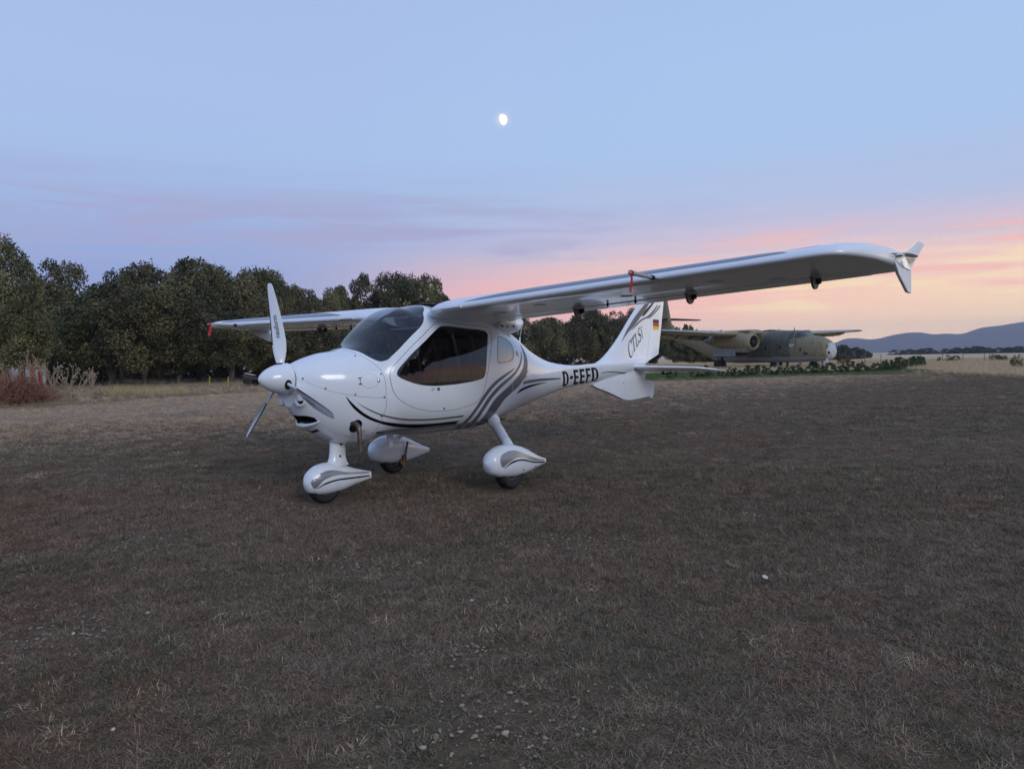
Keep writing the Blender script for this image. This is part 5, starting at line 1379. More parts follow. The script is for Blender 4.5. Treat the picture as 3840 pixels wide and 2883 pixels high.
# ---- red dry bush and thistles at the left edge
M["twig_red"] = material("reddish_dry_twigs", (.33, .15, .095, 1), rough=.85, base2=(.17, .085, .055, 1), vscale=3)
M["thistle"] = material("dry_thistle_stems", (.36, .28, .19, 1), rough=.85, base2=(.23, .17, .11, 1), vscale=4)
def twig_mass(name, n, seed, rx, ry, rz, rad):
    """tangled dome of curved twigs, thin three-sided tubes"""
    rng = np.random.default_rng(seed); mb = MB()
    for _ in range(n):
        a = rng.uniform(0, 2 * PI); el = rng.uniform(.08, 1.45); L_ = rng.uniform(.55, 1.05)
        d = np.array([math.cos(a) * math.cos(el) * rx, math.sin(a) * math.cos(el) * ry, math.sin(el) * rz])
        p = np.array([rng.normal(0, .18) * rx, rng.normal(0, .18) * ry, rng.uniform(0, .15)]) ; pts = []
        w1 = rng.normal(0, .16, 3); w2 = rng.normal(0, .10, 3)
        for t in np.linspace(.15, 1, 6):
            q = p + d * L_ * t + w1 * math.sin(t * 3) * .6 + w2 * math.sin(t * 7) + np.array([0, 0, -.22 * t * t * rz])
            q[2] = max(.01, q[2]); pts.append(q)
        mb.tube(pts, [rad * (1.25 - t) for t in np.linspace(0, 1, 6)], 3, False)
        for j in (2, 3, 4):
            e_ = pts[j] + rng.normal(0, .14, 3); e_[2] = max(.01, e_[2]); mb.tube([pts[j], (pts[j] + e_) / 2 + rng.normal(0, .02, 3), e_], [rad * .6, rad * .5, rad * .3], 3, False)
    return mb.me(name, True, 180)
rb = obj("dry_bush", twig_mass("dry_bush", 760, 1, 1.30, 1.1, 1.35, .010), M["twig_red"]); rb.location = (-16.55, 24.3, 0)
label(rb, "reddish-brown dry tangled bush at the left edge of the photo", "bush")
rb2 = obj("dry_bush", twig_mass("dry_bush", 300, 2, 1.3, 1.0, 1.15, .009), M["thistle"]); rb2.location = (-18.4, 25.8, 0)
label(rb2, "tan dry bush behind the reddish one, cut by the left edge", "bush")
HEAD = MB().lathe([(-.025, .0), (-.018, .018), (.008, .023), (.022, .014), (.034, .0)], "z", 7).me("flower_head"); HEAD.materials.append(M["thistle"])
def thistle(u, basev, topv, hw_px, Y, seed, lab):
    r_ = random.Random(seed); P0 = at(u, basev, Y); H_ = (basev - topv) / 2702.5 * Y; hw = hw_px / 2702.5 * Y
    e = empty("dry_thistle", (P0.x, Y, 0)); label(e, lab, "thistle")
    st = MB(); heads = []
    def branch(p, d, L_, r, lev):
        q = p + d * L_; m_ = (p + q) / 2 + Vector((r_.uniform(-.04, .04), r_.uniform(-.04, .04), .03)) * L_
        st.tube([p, m_, q], [r, r * .85, r * .7], 5)
        if lev == 0:
            heads.append(q); return
        for _ in range(r_.randint(2, 3) if lev < 3 else 3):
            nd = (d + Vector((r_.uniform(-.75, .75), r_.uniform(-.5, .5), r_.uniform(-.1, .5)))).normalized()
            branch(p + d * L_ * r_.uniform(.55, 1), nd, L_ * r_.uniform(.5, .8), r * .66, lev - 1)
    for k in range(r_.randint(2, 3)):
        d = Vector((r_.uniform(-1, 1) * hw / H_ * .9, r_.uniform(-.3, .3), 1)).normalized()
        branch(Vector((r_.uniform(-.1, .1), r_.uniform(-.1, .1), 0)), d, H_ * .46, .024, 3)
    for k in range(40):      # dead lower leaves
        a = r_.uniform(0, 6.28); l = r_.uniform(.15, .45); z = r_.uniform(.02, .4)
        st.tube([(0, 0, z), (math.cos(a) * l * .6, math.sin(a) * l * .6, z + .08), (math.cos(a) * l, math.sin(a) * l, max(.01, z - .12))], [.010, .014, .003], 3)
    st.build("stem", M["thistle"], e)
    for q in heads:
        h = obj("flower_head", HEAD, None, e); h.location = q; h.rotation_euler = (r_.uniform(-.5, .5), r_.uniform(-.5, .5), 0)
for a in ((140, 1490, 1308, 60, 26.5, 3, "tallest dry thistle, branching in front of the red and white hut"),
          (215, 1500, 1335, 70, 26.0, 8, "dry thistle leaning right, second from the red bush"),
          (268, 1505, 1370, 60, 25.6, 5, "wide dry thistle with drooping branches between the red bush and the yellow tuft"),
          (365, 1490, 1378, 38, 28.2, 6, "rightmost dry thistle, fan-shaped, near the yellow grass tuft"),
          (45, 1490, 1345, 60, 27.5, 11, "dry thistle standing behind the reddish bush")):
    thistle(*a)

# ---- striped hut behind the bushes
hut = empty("striped_hut", (0, 0, 0)); label(hut, "small red and white striped hut behind the dry bush at the left edge", "hut")
M["paint_white"] = material("hut_white_paint", (.72, .72, .70, 1), rough=.5, var=.15); M["paint_red"] = material("hut_red_paint", (.50, .045, .03, 1), rough=.5, var=.2)
hy0 = 42.0; hx0 = at(93, 1380, hy0).x; hz = 1.263 + (horizon(60) - 1314) / 2702.5 * hy0; bw = at(93, 1380, hy0).x - at(69, 1380, hy0).x
for k in range(9):        # one red board at the corner, then pairs of white and red boards
    MB().box((hx0 - bw * (k + .5), hy0, hz / 2), (bw - .008, .05, hz)).build("wall_board", M["paint_red"] if k in (0, 3, 4, 7, 8) else M["paint_white"], hut, False)
for k in range(5): MB().box((hx0 - .03, hy0 + .05 + bw * (k + .5), hz / 2), (.05, bw - .008, hz)).build("wall_board", M["paint_red"] if k % 2 else M["paint_white"], hut, False)
MB().box((hx0 - bw * 4.5, hy0 + 1.0, hz + .035), (bw * 9.4, 2.3, .06)).build("roof", M["steel_dark"], hut, False)

# ---- little trailer and yellow stakes under the oaks
tr = empty("flatbed_trailer", at(935, 1448, 41.0) * 1.0); tr.location.z = 0
label(tr, "small dark flatbed trailer parked under the oaks left of the spinner", "trailer")
M["trailer_paint"] = material("dark_rusty_paint", (.045, .032, .028, 1), rough=.7, base2=(.09, .05, .035, 1), vscale=6)
MB().box((.75, 0, .42), (1.9, 1.1, .07)).box((-.45, 0, .40), (.9, .08, .08)).build("bed", M["trailer_paint"], tr, False)
MB().box((.05, -.1, .56), (.50, .5, .24), Matrix.Rotation(.25, 3, "Y")).build("tool_box", M["trailer_paint"], tr, False)
MB().box((.10, -.1, .69), (.52, .5, .02), Matrix.Rotation(.25, 3, "Y")).build("box_lid", material("grey_lid", (.36, .34, .31, 1), .7, var=.2), tr, False)
for sd in (-1, 1):
    wt = MB().lathe([(-.08, .13), (-.085, .2), (-.06, .245), (.06, .245), (.085, .2), (.08, .13)], "y", 24).build("wheel", M["rubber"], tr); wt.location = (.15, sd * .62, .245)
    MB().lathe([(-.07, .0), (-.07, .10), (-.05, .135), (.05, .135), (.07, .10), (.07, 0)], "y", 20).build("hub", material("dusty_hub", (.40, .39, .37, 1), .6, var=.2) if sd < 0 else M["alu"], wt)
M["yellow"] = material("faded_yellow_paint", (.42, .33, .045, 1), rough=.6, var=.25, vscale=10)
for (u, b, t, Y, lean, lab) in ((857, 1455, 1413, 38, .10, "taller yellow stake leaning beside the little trailer"), (786, 1448, 1410, 44, .04, "thin yellow stake left of the taller one under the oaks")):
    P = at(u, t, Y); s_ = MB().tube([(0, 0, -.1), (lean * .6, 0, P.z * .5), (lean, 0, P.z)], .032, 8).build("marker_stake", M["yellow"]); s_.location = (P.x - lean, Y, 0); label(s_, lab, "stake")

# ---- moon (lit part of a gibbous disc), far beyond everything
mc = MOON_DIR * 9000.0; rad = 9000 * math.tan(R(.385))
mt_ = MB(); mrows = []
for lat in np.linspace(-PI / 2 + .02, PI / 2 - .02, 21):
    row = []
    for t in np.linspace(-1, 1, 17):
        xw = (t if t > 0 else t * .55) * math.cos(lat)
        row.append((xw * .92, -math.sqrt(max(0, 1 - xw ** 2 - math.sin(lat) ** 2)) * .5, math.sin(lat)))
    mrows.append(row)
mt_.loft(mrows, False, False, False)
mm = bpy.data.materials.new("moonlit_surface"); mm.use_nodes = True; t_ = NT(mm.node_tree)
em = t_.n("ShaderNodeEmission", ins={"Color": (1.0, .99, .96, 1), "Strength": 1.6}); t_.n("ShaderNodeOutputMaterial", ins={"Surface": em.outputs[0]})
moon = mt_.build("moon", mm, None, angle=180); moon.location = mc; moon.scale = (rad,) * 3
moon.rotation_euler = (-MOON_DIR).to_track_quat("-Y", "Z").to_euler(); 
moon.rotation_euler = (MOON_DIR.to_track_quat("Y", "Z") @ Matrix.Rotation(R(-14), 4, "Y").to_quaternion()).to_euler()
label(moon, "white gibbous moon in the blue evening sky", "moon")
# ================================================================== CAMOUFLAGED TRANSPORT
# local frame: x aft from the nose, y to starboard (towards us), z up
A0, SC0 = 1.092, .98
tp = empty("transport_aircraft"); label(tp, "old camouflaged twin-engine military transport aircraft parked behind the hedge", "aircraft")
_ax = Vector((-math.cos(A0), math.sin(A0), 0)) * SC0; _ay = Vector((-math.sin(A0), -math.cos(A0), 0)) * SC0
tp.matrix_world = Matrix(((_ax.x, _ay.x, 0, 26.26), (_ax.y, _ay.y, 0, 58.63), (0, 0, SC0, 0), (0, 0, 0, 1)))
def camo(name, seed, belly=True):
    m = bpy.data.materials.new(name); m.use_nodes = True; t = NT(m.node_tree)
    co = t.n("ShaderNodeTexCoord").outputs["Object"]
    mp = t.n("ShaderNodeMapping", ins={"Vector": co, "Location": (seed, seed * .7, .3)}).outputs[0]
    n1 = t.noise(t.vmul(mp, (1, .6, .8)), .30, 1.5, .4, .6); n2 = t.noise(mp, .23, 1.5, .4, .5)
    if belly:            # brown nose, dark grey-green middle, tan and brown patches aft
        xx_ = t.n("ShaderNodeSeparateXYZ", ins={0: co}).outputs[0]
        e1 = t.math("ADD", xx_, t.math("MULTIPLY", t.math("SUBTRACT", n1, .5), 7.0))
        dark = t.math("MULTIPLY", t.mr(e1, 3.75, 3.85), t.mr(e1, 8.3, 8.2))
        c = t.mix(dark, (.235, .195, .110, 1), (.092, .094, .070, 1))
        c = t.mix(t.math("MULTIPLY", t.mr(n2, .53, .545), t.mr(xx_, 8.5, 9.5)), c, (.092, .094, .070, 1))
    else:
        c = t.mix(t.mr(n1, .47, .49), (.245, .205, .115, 1), (.108, .106, .074, 1))
        c = t.mix(t.mr(n2, .545, .56), c, (.285, .238, .138, 1))
    wear = t.noise(co, 2.2, 5, .7); c = t.mix(t.math("MULTIPLY", t.mr(wear, .42, .8), .55), c, (.22, .20, .165, 1))
    st = t.noise(t.vmul(co, (3, 3, .5)), 1.6, 3, .6); c = t.mix(t.math("MULTIPLY", t.mr(st, .48, .72), .55), c, (.05, .045, .038, 1))
    if belly:
        sz_ = t.n("ShaderNodeSeparateXYZ", ins={0: co}).outputs[2]
        e_ = t.math("ADD", sz_, t.math("MULTIPLY", t.math("SUBTRACT", n1, .5), .25))
        c = t.mix(t.mr(e_, 1.06, 1.02), c, (.28, .31, .325, 1))
    fine = t.noise(co, 9, 3, .6); bp = t.n("ShaderNodeBump", ins={"Strength": .15, "Distance": .02, "Height": fine})
    b = t.n("ShaderNodeBsdfPrincipled", ins={"Base Color": c, "Roughness": .62, "Normal": bp.outputs[0]})
    t.n("ShaderNodeOutputMaterial", ins={"Surface": b.outputs[0]})
    return m
M["camo"] = camo("faded_camouflage", 4.3); M["camo2"] = camo("faded_camouflage_wing", 9.1, False)
M["pale_blue"] = material("chalky_pale_blue_paint", (.33, .36, .37, 1), rough=.7, var=.25, vscale=3)
M["radome"] = material("weathered_white_radome", (.52, .53, .52, 1), rough=.6, var=.25, vscale=4)
M["dusty_glass"] = material("dusty_cockpit_glass", (.040, .046, .052, 1), rough=.28, spec=.6, var=.5, vscale=4)
M["dark_in"] = material("dark_engine_bay", (.012, .011, .010, 1), rough=.9)
FX = [0, .06, .25, .6, 1.1, 1.7, 2.3, 2.75, 3.2, 3.8, 5, 8, 11.5, 13.2, 15, 17, 19, 20.8, 22.3, 23.0]
ZT = [1.58, 1.84, 2.12, 2.42, 2.65, 2.79, 2.88, 3.04, 3.27, 3.36, 3.36, 3.36, 3.38, 3.42, 3.55, 3.78, 4.05, 4.25, 4.35, 4.35]
ZB = [1.34, 1.10, .88, .74, .66, .61, .58, .57, .56, .55, .54, .53, .54, .70, 1.32, 2.1, 2.75, 3.2, 3.55, 3.8]
WF = [.06, .30, .55, .80, 1.00, 1.12, 1.19, 1.21, 1.22, 1.23, 1.23, 1.23, 1.22, 1.18, 1.05, .88, .66, .42, .2, .1]
EF = [2.0, 2.0, 2.1, 2.2, 2.3, 2.4, 2.5, 2.6, 2.7, 2.7, 2.7, 2.7, 2.7, 2.6, 2.5, 2.4, 2.2, 2.0, 2.0, 2.0]
def tf(x, th):
    zt, zb, wd, e = (float(hermite(FX, a, x)) for a in (ZT, ZB, WF, EF)); zm = (zt + zb) / 2 - .1 * min(1, x)
    c, s = math.cos(th), math.sin(th); q = (abs(c) ** e + abs(s) ** e) ** (-1 / e)
    return (x, wd * c * q, zm + ((zt - zm) if s >= 0 else (zm - zb)) * s * q)
xs_ = list(np.linspace(0, .6, 9)) + list(np.linspace(.8, 4, 22)) + list(np.linspace(4.6, 23, 40))
nth = 56
rings = [[tf(x, 2 * PI * k / nth) for k in range(nth)] for x in xs_]
i0 = next(i for i, x in enumerate(xs_) if x > .24)
tfus = MB().loft(rings[i0:], False, True).build("fuselage", M["camo"], tp, angle=60)
MB().loft(rings[:i0 + 1], True, False).build("nose_radome", M["radome"], tp, angle=60)
def on_tf(off=.012):
    def f(x, z):
        P, N = [], []
        for a, b in zip(x, z):
            lo, hi = -PI / 2 + .01, PI / 2 - .01
            for _ in range(30):
                m = (lo + hi) / 2
                if tf(a, m)[2] < b: lo = m
                else: hi = m
            p = Vector(tf(a, lo)); q1 = Vector(tf(a + .02, lo)) - Vector(tf(a - .02, lo)); q2 = Vector(tf(a, lo + .01)) - Vector(tf(a, lo - .01))
            n = q1.cross(q2).normalized()
            if n.y < 0: n = -n
            P.append(tuple(p + n * off)); N.append(tuple(n))
        return np.array(P), np.array(N)
    return f
def tpatch(name, poly, m, parent, off=.012, grid=.2): return obj(name, poly_mesh(name, poly, on_tf(off), grid), M[m], parent)
ell = lambda cx, cz, a, b, n=22: [(cx + a * math.cos(2 * PI * i / n), cz + b * math.sin(2 * PI * i / n)) for i in range(n)]
for (x, z) in ((7.22, 1.80), (6.22, 1.84), (4.62, 1.88)):
    fr = tpatch("porthole_frame", ell(x, z, .235, .285), "camo2", tfus, .018); tpatch("porthole", ell(x, z, .19, .24), "dusty_glass", tfus, .03)
for p in ([(3.78, 2.62), (3.74, 3.05), (3.50, 3.20), (3.30, 3.20), (3.28, 2.62)], [(3.16, 2.64), (3.18, 3.12), (2.98, 3.08), (2.62, 2.82), (2.60, 2.66)], ):
    tpatch("cockpit_window", dens(p, 3), "dusty_glass", tfus, .02)
wsm = MB()               # windscreen panes wrap round the front of the cockpit
def pane(x0, x1, t0, t1, name="windscreen_pane"):
    V, Fc = [], []
    for i in range(6):
        for j in range(6):
            x = x0 + (x1 - x0) * i / 5; th = t0 + (t1 - t0) * j / 5
            p = np.array(tf(x, th)); c = np.array([x + .4, 0, 2.0]); n = (p - c) / np.linalg.norm(p - c); V.append(p + n * .022)
    for i in range(5):
        for j in range(5): Fc.append((i * 6 + j, i * 6 + j + 1, i * 6 + 7 + j, i * 6 + 6 + j))
    MB().add(V, Fc).build(name, M["dusty_glass"], tfus)
for t0, t1 in ((R(52), R(72)), (R(75), R(89)), (R(91), R(105)), (R(108), R(128))): pane(2.38, 3.05, t0, t1)
for x, z, L_ in ((5.0, 1.95, 1.35), (9.0, 1.95, 1.35), (7.7, 1.95, 1.35), (11.3, 2.0, 1.3)):
    tpatch("skin_joint", dens(rect(x, .75, x + .025, 3.1), 8), "dark_in", tfus, .010)
tpatch("nose_emblem", cr_closed([(3.62, 2.08), (3.45, 2.20), (3.30, 2.10), (3.12, 2.16), (3.05, 2.02), (3.25, 1.95), (3.32, 1.85), (3.45, 1.95), (3.55, 1.90)], .05), "radome", tfus, .014)
tpatch("access_panel", dens(rect(1.75, 1.25, 2.15, 1.38), 3), "dark_in", tfus, .014); tpatch("step_mark", ell(2.45, 1.66, .10, .17), "dark_in", tfus, .014); tpatch("step_mark", ell(2.50, 1.66, .07, .13), "camo2", tfus, .02)
# nose number and lamp
nm9 = text_mesh("9", .42, name="nose_number")
for v in nm9.vertices:
    u_, v_ = v.co.x, v.co.y; zc_ = 1.80 + v_; xx = .30 - u_ * .6
    p, n = on_tf(.02)(np.array([max(.05, xx)]), np.array([min(zc_, float(hermite(FX, ZT, max(.05, xx))) - .03)])); v.co = p[0]
obj("nose_number", nm9, M["dark_in"], tp)
p, n = on_tf(.0)(np.array([.16]), np.array([1.36]))
lm = MB().lathe([(0, .10), (.03, .10), (.03, .07), (-.01, .0)], "x", 18).build("nose_lamp", M["dark_in"], tp); lm.location = p[0]; lm.rotation_euler = Vector(n[0]).to_track_quat("X", "Z").to_euler()
# wings
def tw(sd):
    rr = []
    for y, le, c, z, tk in ((1.0, 6.75, 3.45, 3.28, .17), (2.4, 6.75, 3.45, 3.24, .17), (4.4, 6.75, 3.4, 3.18, .16), (5.4, 6.85, 3.2, 3.2, .155), (8, 7.15, 2.75, 3.30, .15), (11, 7.5, 2.25, 3.42, .14), (13.6, 7.8, 1.8, 3.52, .13), (14.2, 7.95, 1.5, 3.54, .12), (14.5, 8.25, .9, 3.55, .11)):
        pts = []; sl = [1.0, .9, .75, .6, .45, .3, .18, .09, .03, .008, 0.0]
        for up, l in ((1, sl), (-1, sl[::-1][1:])):
            for s in l: pts.append((le + c * s, sd * y, z - .10 * s * c * .3 + c * .02 * math.sin(PI * s) + up * c * tk * naca(s)))
        rr.append(pts)
    o = MB().loft(rr).build("wing", M["camo2"], tp, angle=50)
    fl = MB()
    for y0, y1 in ((1.5, 2.8), (4.6, 8.6), (8.8, 13.2)):
        z0 = float(np.interp(y0, [1, 4.4, 14], [3.1, 3.02, 3.4])); z1 = float(np.interp(y1, [1, 4.4, 14], [3.1, 3.02, 3.4]))
        x0 = float(np.interp(y0, [1, 4.4, 14], [10.1, 10.05, 9.4])); x1 = float(np.interp(y1, [1, 4.4, 14], [10.1, 10.05, 9.4]))
        fl = MB(); fl.loft([[(x0 - .2, sd * y0, z0 + .02), (x0 + .75, sd * y0, z0 - .35), (x0 + .72, sd * y0, z0 - .38), (x0 - .2, sd * y0, z0 - .12)], [(x1 - .2, sd * y1, z1 + .02), (x1 + .55, sd * y1, z1 - .25), (x1 + .52, sd * y1, z1 - .28), (x1 - .2, sd * y1, z1 - .10)]])
        fl.build("flap", M["camo2"], o, False)
    for y in (2.2, 5.2, 6.8, 8.4, 10.2, 12.2):
        z = float(np.interp(y, [1, 4.4, 14], [3.0, 2.92, 3.38]))
        MB().prism([(8.9, z + .05), (10.3, z + .02), (10.2, z - .10), (9.9, z - .30), (9.6, z - .12)], .06, lambda u, v, q: (u, sd * (y + q), v)).build("flap_track", M["steel_dark"], o, False)
    # pale boots on the leading edge
    rr2 = []
    for y in np.linspace(5.4, 12.8, 8):
        le = float(np.interp(y, [4.4, 5.4, 8, 11, 13.6], [6.75, 6.85, 7.15, 7.5, 7.8])); c = float(np.interp(y, [4.4, 5.4, 8, 11, 13.6], [3.4, 3.2, 2.75, 2.25, 1.8])); z = float(np.interp(y, [4.4, 5.4, 8, 11, 13.6], [3.18, 3.2, 3.3, 3.42, 3.52])); tk = float(np.interp(y, [4.4, 13.6], [.16, .13]))
        rr2.append([(le + c * s - (.012 if s < .03 else 0), sd * y, z - .10 * s * c * .3 + c * .02 * math.sin(PI * s) + c * tk * naca(s) + .012) for s in (0.0, .008, .03, .06, .10)])
    MB().loft(rr2, False, False, False).build("leading_edge_boot", M["pale_blue"], o, angle=180)
    # nacelle
    cy = sd * 3.62; cz = 2.40; prof = ((5.25, .60, .60, .0), (5.33, .68, .70, .0), (5.7, .76, .78, .0), (6.4, .80, .86, .03), (7.2, .80, .84, .06), (8.4, .74, .72, .12), (9.6, .64, .55, .18), (10.8, .42, .36, .25), (11.6, .12, .12, .3))
    rr3 = [[(x, cy + a * math.cos(t), cz + dz + b * math.sin(t)) for t in np.linspace(0, 2 * PI, 32, endpoint=False)] for x, a, b, dz in prof]
    na = MB().loft(rr3, False, True).build("engine_nacelle", M["camo2"], tp, angle=60)
    rr4 = [[(x, cy + a * math.cos(t), cz + a * 1.02 * math.sin(t)) for t in np.linspace(0, 2 * PI, 32, endpoint=False)] for x, a in ((5.27, .62), (5.22, .585), (5.25, .54), (5.45, .52))]
    MB().loft(rr4, False, False).build("cowl_lip", material("tan_cowl_lip", (.27, .215, .13, 1), .6, var=.2), na, angle=60)
    MB().lathe([(5.45, .0), (5.45, .53)], "x", 28, (0, cy, cz)).build("engine_opening", M["dark_in"], na, False)
    MB().lathe([(5.30, 0), (5.32, .12), (5.45, .16)], "x", 18, (0, cy, cz)).build("propeller_hub", M["steel_dark"], na)
    MB().box((6.3, cy, cz + .96), (1.5, .42, .22)).build("air_scoop", M["camo2"], na, bevel=.08)
    MB().loft([[(x, cy + a * math.cos(t), cz - .02 + b * math.sin(t)) for t in np.linspace(PI * 1.18, PI * 1.82, 9)] for x, a, b in ((5.6, .77, .80), (6.4, .825, .90), (7.2, .825, .88), (8.0, .79, .80))], False, False, False).build("cowl_underside", M["pale_blue"], na, angle=180)
    MB().box((8.3, cy + sd * .58, 1.55), (2.7, .05, .72)).build("gear_door", M["pale_blue"], na, False)
    MB().box((7.0, cy - sd * .2, 1.36), (.9, .5, .25)).build("exhaust_stub", M["dark_in"], na, False)
    lg = MB().tube([(9.0, cy, 2.2), (9.35, cy, .45)], .10, 10).tube([(10.2, cy, 1.9), (9.4, cy, .6)], .06, 8).tube([(8.2, cy, 1.9), (9.3, cy, .7)], .045, 8).build("main_leg", M["steel_dark"], tp)
    for dy in (-.26, .26):
        MB().lathe([(-.12, .2), (-.13, .40), (-.08, .47), (.08, .47), (.13, .40), (.12, .2)], "y", 26, (9.45, cy + dy, .40)).build("tyre", M["rubber"], lg)
        MB().lathe([(-.10, .0), (-.10, .2), (.10, .2), (.10, 0)], "y", 18, (9.45, cy + dy, .40)).build("hub", M["pale_blue"], lg)
    return o
tw(1); tw(-1)
# tail
rr = []
for z, le, te in ((3.9, 19.6, 23.2), (4.4, 20.35, 23.3), (5.4, 20.65, 23.35), (6.4, 20.9, 23.35), (7.4, 21.15, 23.3), (8.4, 21.4, 23.2), (8.9, 21.7, 23.05)):
    c = te - le; pts = []
    for up, l in ((1, [1.0, .7, .45, .25, .1, .03, 0.0]), (-1, [.03, .1, .25, .45, .7, 1.0])):
        for s in l: pts.append((le + c * s, up * c * .11 * naca(s) + up * .01, z))
    rr.append(pts)
MB().loft(rr).build("tail_fin", material("tan_camouflage_tail", (.29, .235, .135, 1), .65, base2=(.21, .175, .10, 1), vscale=1.1), tp, angle=50)
for sd in (1, -1):
    rr = []
    for y, le, te in ((.1, 20.9, 23.6), (3, 21.4, 23.55), (5.4, 21.9, 23.45), (5.8, 22.3, 23.3)):
        c = te - le; rr.append([(le + c * s, sd * y, 5.33 + up * c * .10 * naca(s)) for up, l in ((1, [1.0, .7, .45, .25, .1, .03, 0.0]), (-1, [.03, .1, .25, .45, .7, 1.0])) for s in l])
    MB().loft(rr).build("tailplane", material("dark_brown_tailplane", (.075, .055, .04, 1), .7, var=.3, vscale=1), tp, angle=50)  # tailplane in a dark brown, darker than the fin
# nose gear, stands, aerials
ng = MB().tube([(2.05, 0, .9), (2.1, 0, .35)], .075, 10).tube([(1.35, 0, .95), (2.05, 0, .45)], .045, 8).build("nose_leg", M["pale_blue"], tp)
for dy in (-.16, .16): MB().lathe([(-.07, .1), (-.08, .27), (-.05, .32), (.05, .32), (.08, .27), (.07, .1)], "y", 22, (2.1, dy, .30)).build("tyre", M["rubber"], ng)
MB().box((.55, .25, .62), (.06, .42, .80), Matrix.Rotation(R(-24), 3, "Y")).build("nose_gear_door", M["radome"], tp, False)
MB().tube([(1.15, .05, 1.0), (1.15, .05, .05)], .085, 10).build("nose_jack", M["pale_blue"], tp)
for x, y in ((5.4, .6), (3.1, .5), (5.4, -.6)):
    MB().tube([(x, y, .62), (x, y, -.02)], .13, 12).box((x, y, .02), (.5, .5, .08)).build("support_stand", material("whitewashed_stand", (.42, .43, .43, 1), .7, var=.3, vscale=5), tp)
for x, h_ in ((3.9, .25), (5.6, .20), (9.0, .18)): MB().tube([(x, .2, 3.34), (x + .03, .2, 3.36 + h_)], .03, 6).build("aerial", M["steel_dark"], tp)
MB().prism([(9.6, 3.3), (10.0, 3.52), (11.2, 3.52), (12.4, 3.36)], .9, lambda u, v, q: (u, q - .45, v)).build("wing_root_hump", M["camo"], tp, bevel=.1)
# ================================================================== GRASS, STONES, AIR
def blade_mesh(name, seed, n, rad, l0, l1, wid, flat, pal):
    rng = np.random.default_rng(seed); V, Fc, Tn = [], [], []
    for i in range(n):
        a = rng.uniform(0, 2 * PI); r = rad * math.sqrt(rng.random()); p = np.array([r * math.cos(a), r * math.sin(a), -.004])
        b = rng.uniform(0, 2 * PI); L_ = rng.uniform(l0, l1); el = flat[0] + (flat[1] - flat[0]) * rng.random()
        d = np.array([math.cos(b) * math.cos(el), math.sin(b) * math.cos(el), math.sin(el)]); sdv = np.array([-math.sin(b), math.cos(b), 0]) * wid * rng.uniform(.6, 1.3) / 2
        cu = rng.uniform(-.5, .9); sw = rng.normal(0, .25)
        q1 = p + d * L_ * .5 + np.array([0, 0, cu * L_ * .08]) + sdv / wid * sw * L_ * .15
        q2 = p + d * L_ * np.array([1, 1, max(.02, 1 - abs(cu) * .8)]) + sdv / wid * sw * L_ * .6
        q2[2] = max(q2[2], .002)
        k = len(V); V += [p - sdv, p + sdv, q1 - sdv * .8, q1 + sdv * .8, q2]; Fc += [(k, k + 1, k + 3, k + 2), (k + 2, k + 3, k + 4)]; t = rng.random(); Tn += [t] * 5
    me = bpy.data.meshes.new(name); me.from_pydata([tuple(v) for v in V], [], Fc); me.update()
    at_ = me.attributes.new("tint", "FLOAT", "POINT"); at_.data.foreach_set("value", np.array(Tn, np.float32)); me.materials.append(pal)
    return me
def grass_material(name, stops):
    m = bpy.data.materials.new(name); m.use_nodes = True; t = NT(m.node_tree)
    at_ = t.n("ShaderNodeAttribute", attribute_name="tint").outputs["Fac"]; rnd = t.n("ShaderNodeObjectInfo").outputs["Random"]
    f = t.math("FRACT", t.math("ADD", t.math("MULTIPLY", at_, .8), t.math("MULTIPLY", rnd, .35)))
    col = t.ramp(f, stops)
    b = t.n("ShaderNodeBsdfPrincipled", ins={"Base Color": col, "Roughness": .75}); b.inputs["Specular IOR Level"].default_value = .2
    t.n("ShaderNodeOutputMaterial", ins={"Surface": b.outputs[0]})
    return m
M["g_dry"] = grass_material("mown_dry_grass", [(0, (0.083, 0.058, 0.039, 1)), (.25, (0.140, 0.100, 0.067, 1)), (.5, (0.207, 0.151, 0.100, 1)), (.72, (0.278, 0.204, 0.138, 1)), (.9, (0.360, 0.269, 0.182, 1)), (1, (0.153, 0.088, 0.056, 1))])
M["g_pale"] = grass_material("pale_lit_grass", [(0, (0.349, 0.236, 0.144, 1)), (.4, (0.512, 0.362, 0.228, 1)), (.8, (0.654, 0.477, 0.307, 1)), (1, (0.403, 0.251, 0.153, 1))])  # pale tufts, also used to paint in brighter light on the ground
M["g_red"] = grass_material("russet_dead_grass", [(0, (0.097, 0.048, 0.028, 1)), (.4, (0.178, 0.090, 0.051, 1)), (.8, (0.269, 0.142, 0.081, 1)), (1, (0.334, 0.206, 0.119, 1))])
M["g_grn"] = grass_material("weak_green_grass", [(0, (0.046, 0.050, 0.026, 1)), (.4, (0.083, 0.088, 0.045, 1)), (.75, (0.136, 0.131, 0.073, 1)), (1, (0.207, 0.176, 0.112, 1))])
M["g_straw"] = grass_material("tall_straw", [(0, (.30, .22, .135, 1)), (.4, (.50, .385, .24, 1)), (.8, (.64, .51, .33, 1)), (1, (.38, .26, .165, 1))])
M["g_gold"] = grass_material("golden_tuft_straw", [(0, (.30, .23, .11, 1)), (.5, (.42, .33, .16, 1)), (1, (.52, .42, .23, 1))])
M["g_lawn"] = grass_material("lawn_blades", [(0, (.055, .095, .026, 1)), (.5, (.095, .15, .042, 1)), (.85, (.14, .185, .065, 1)), (1, (.15, .15, .07, 1))])
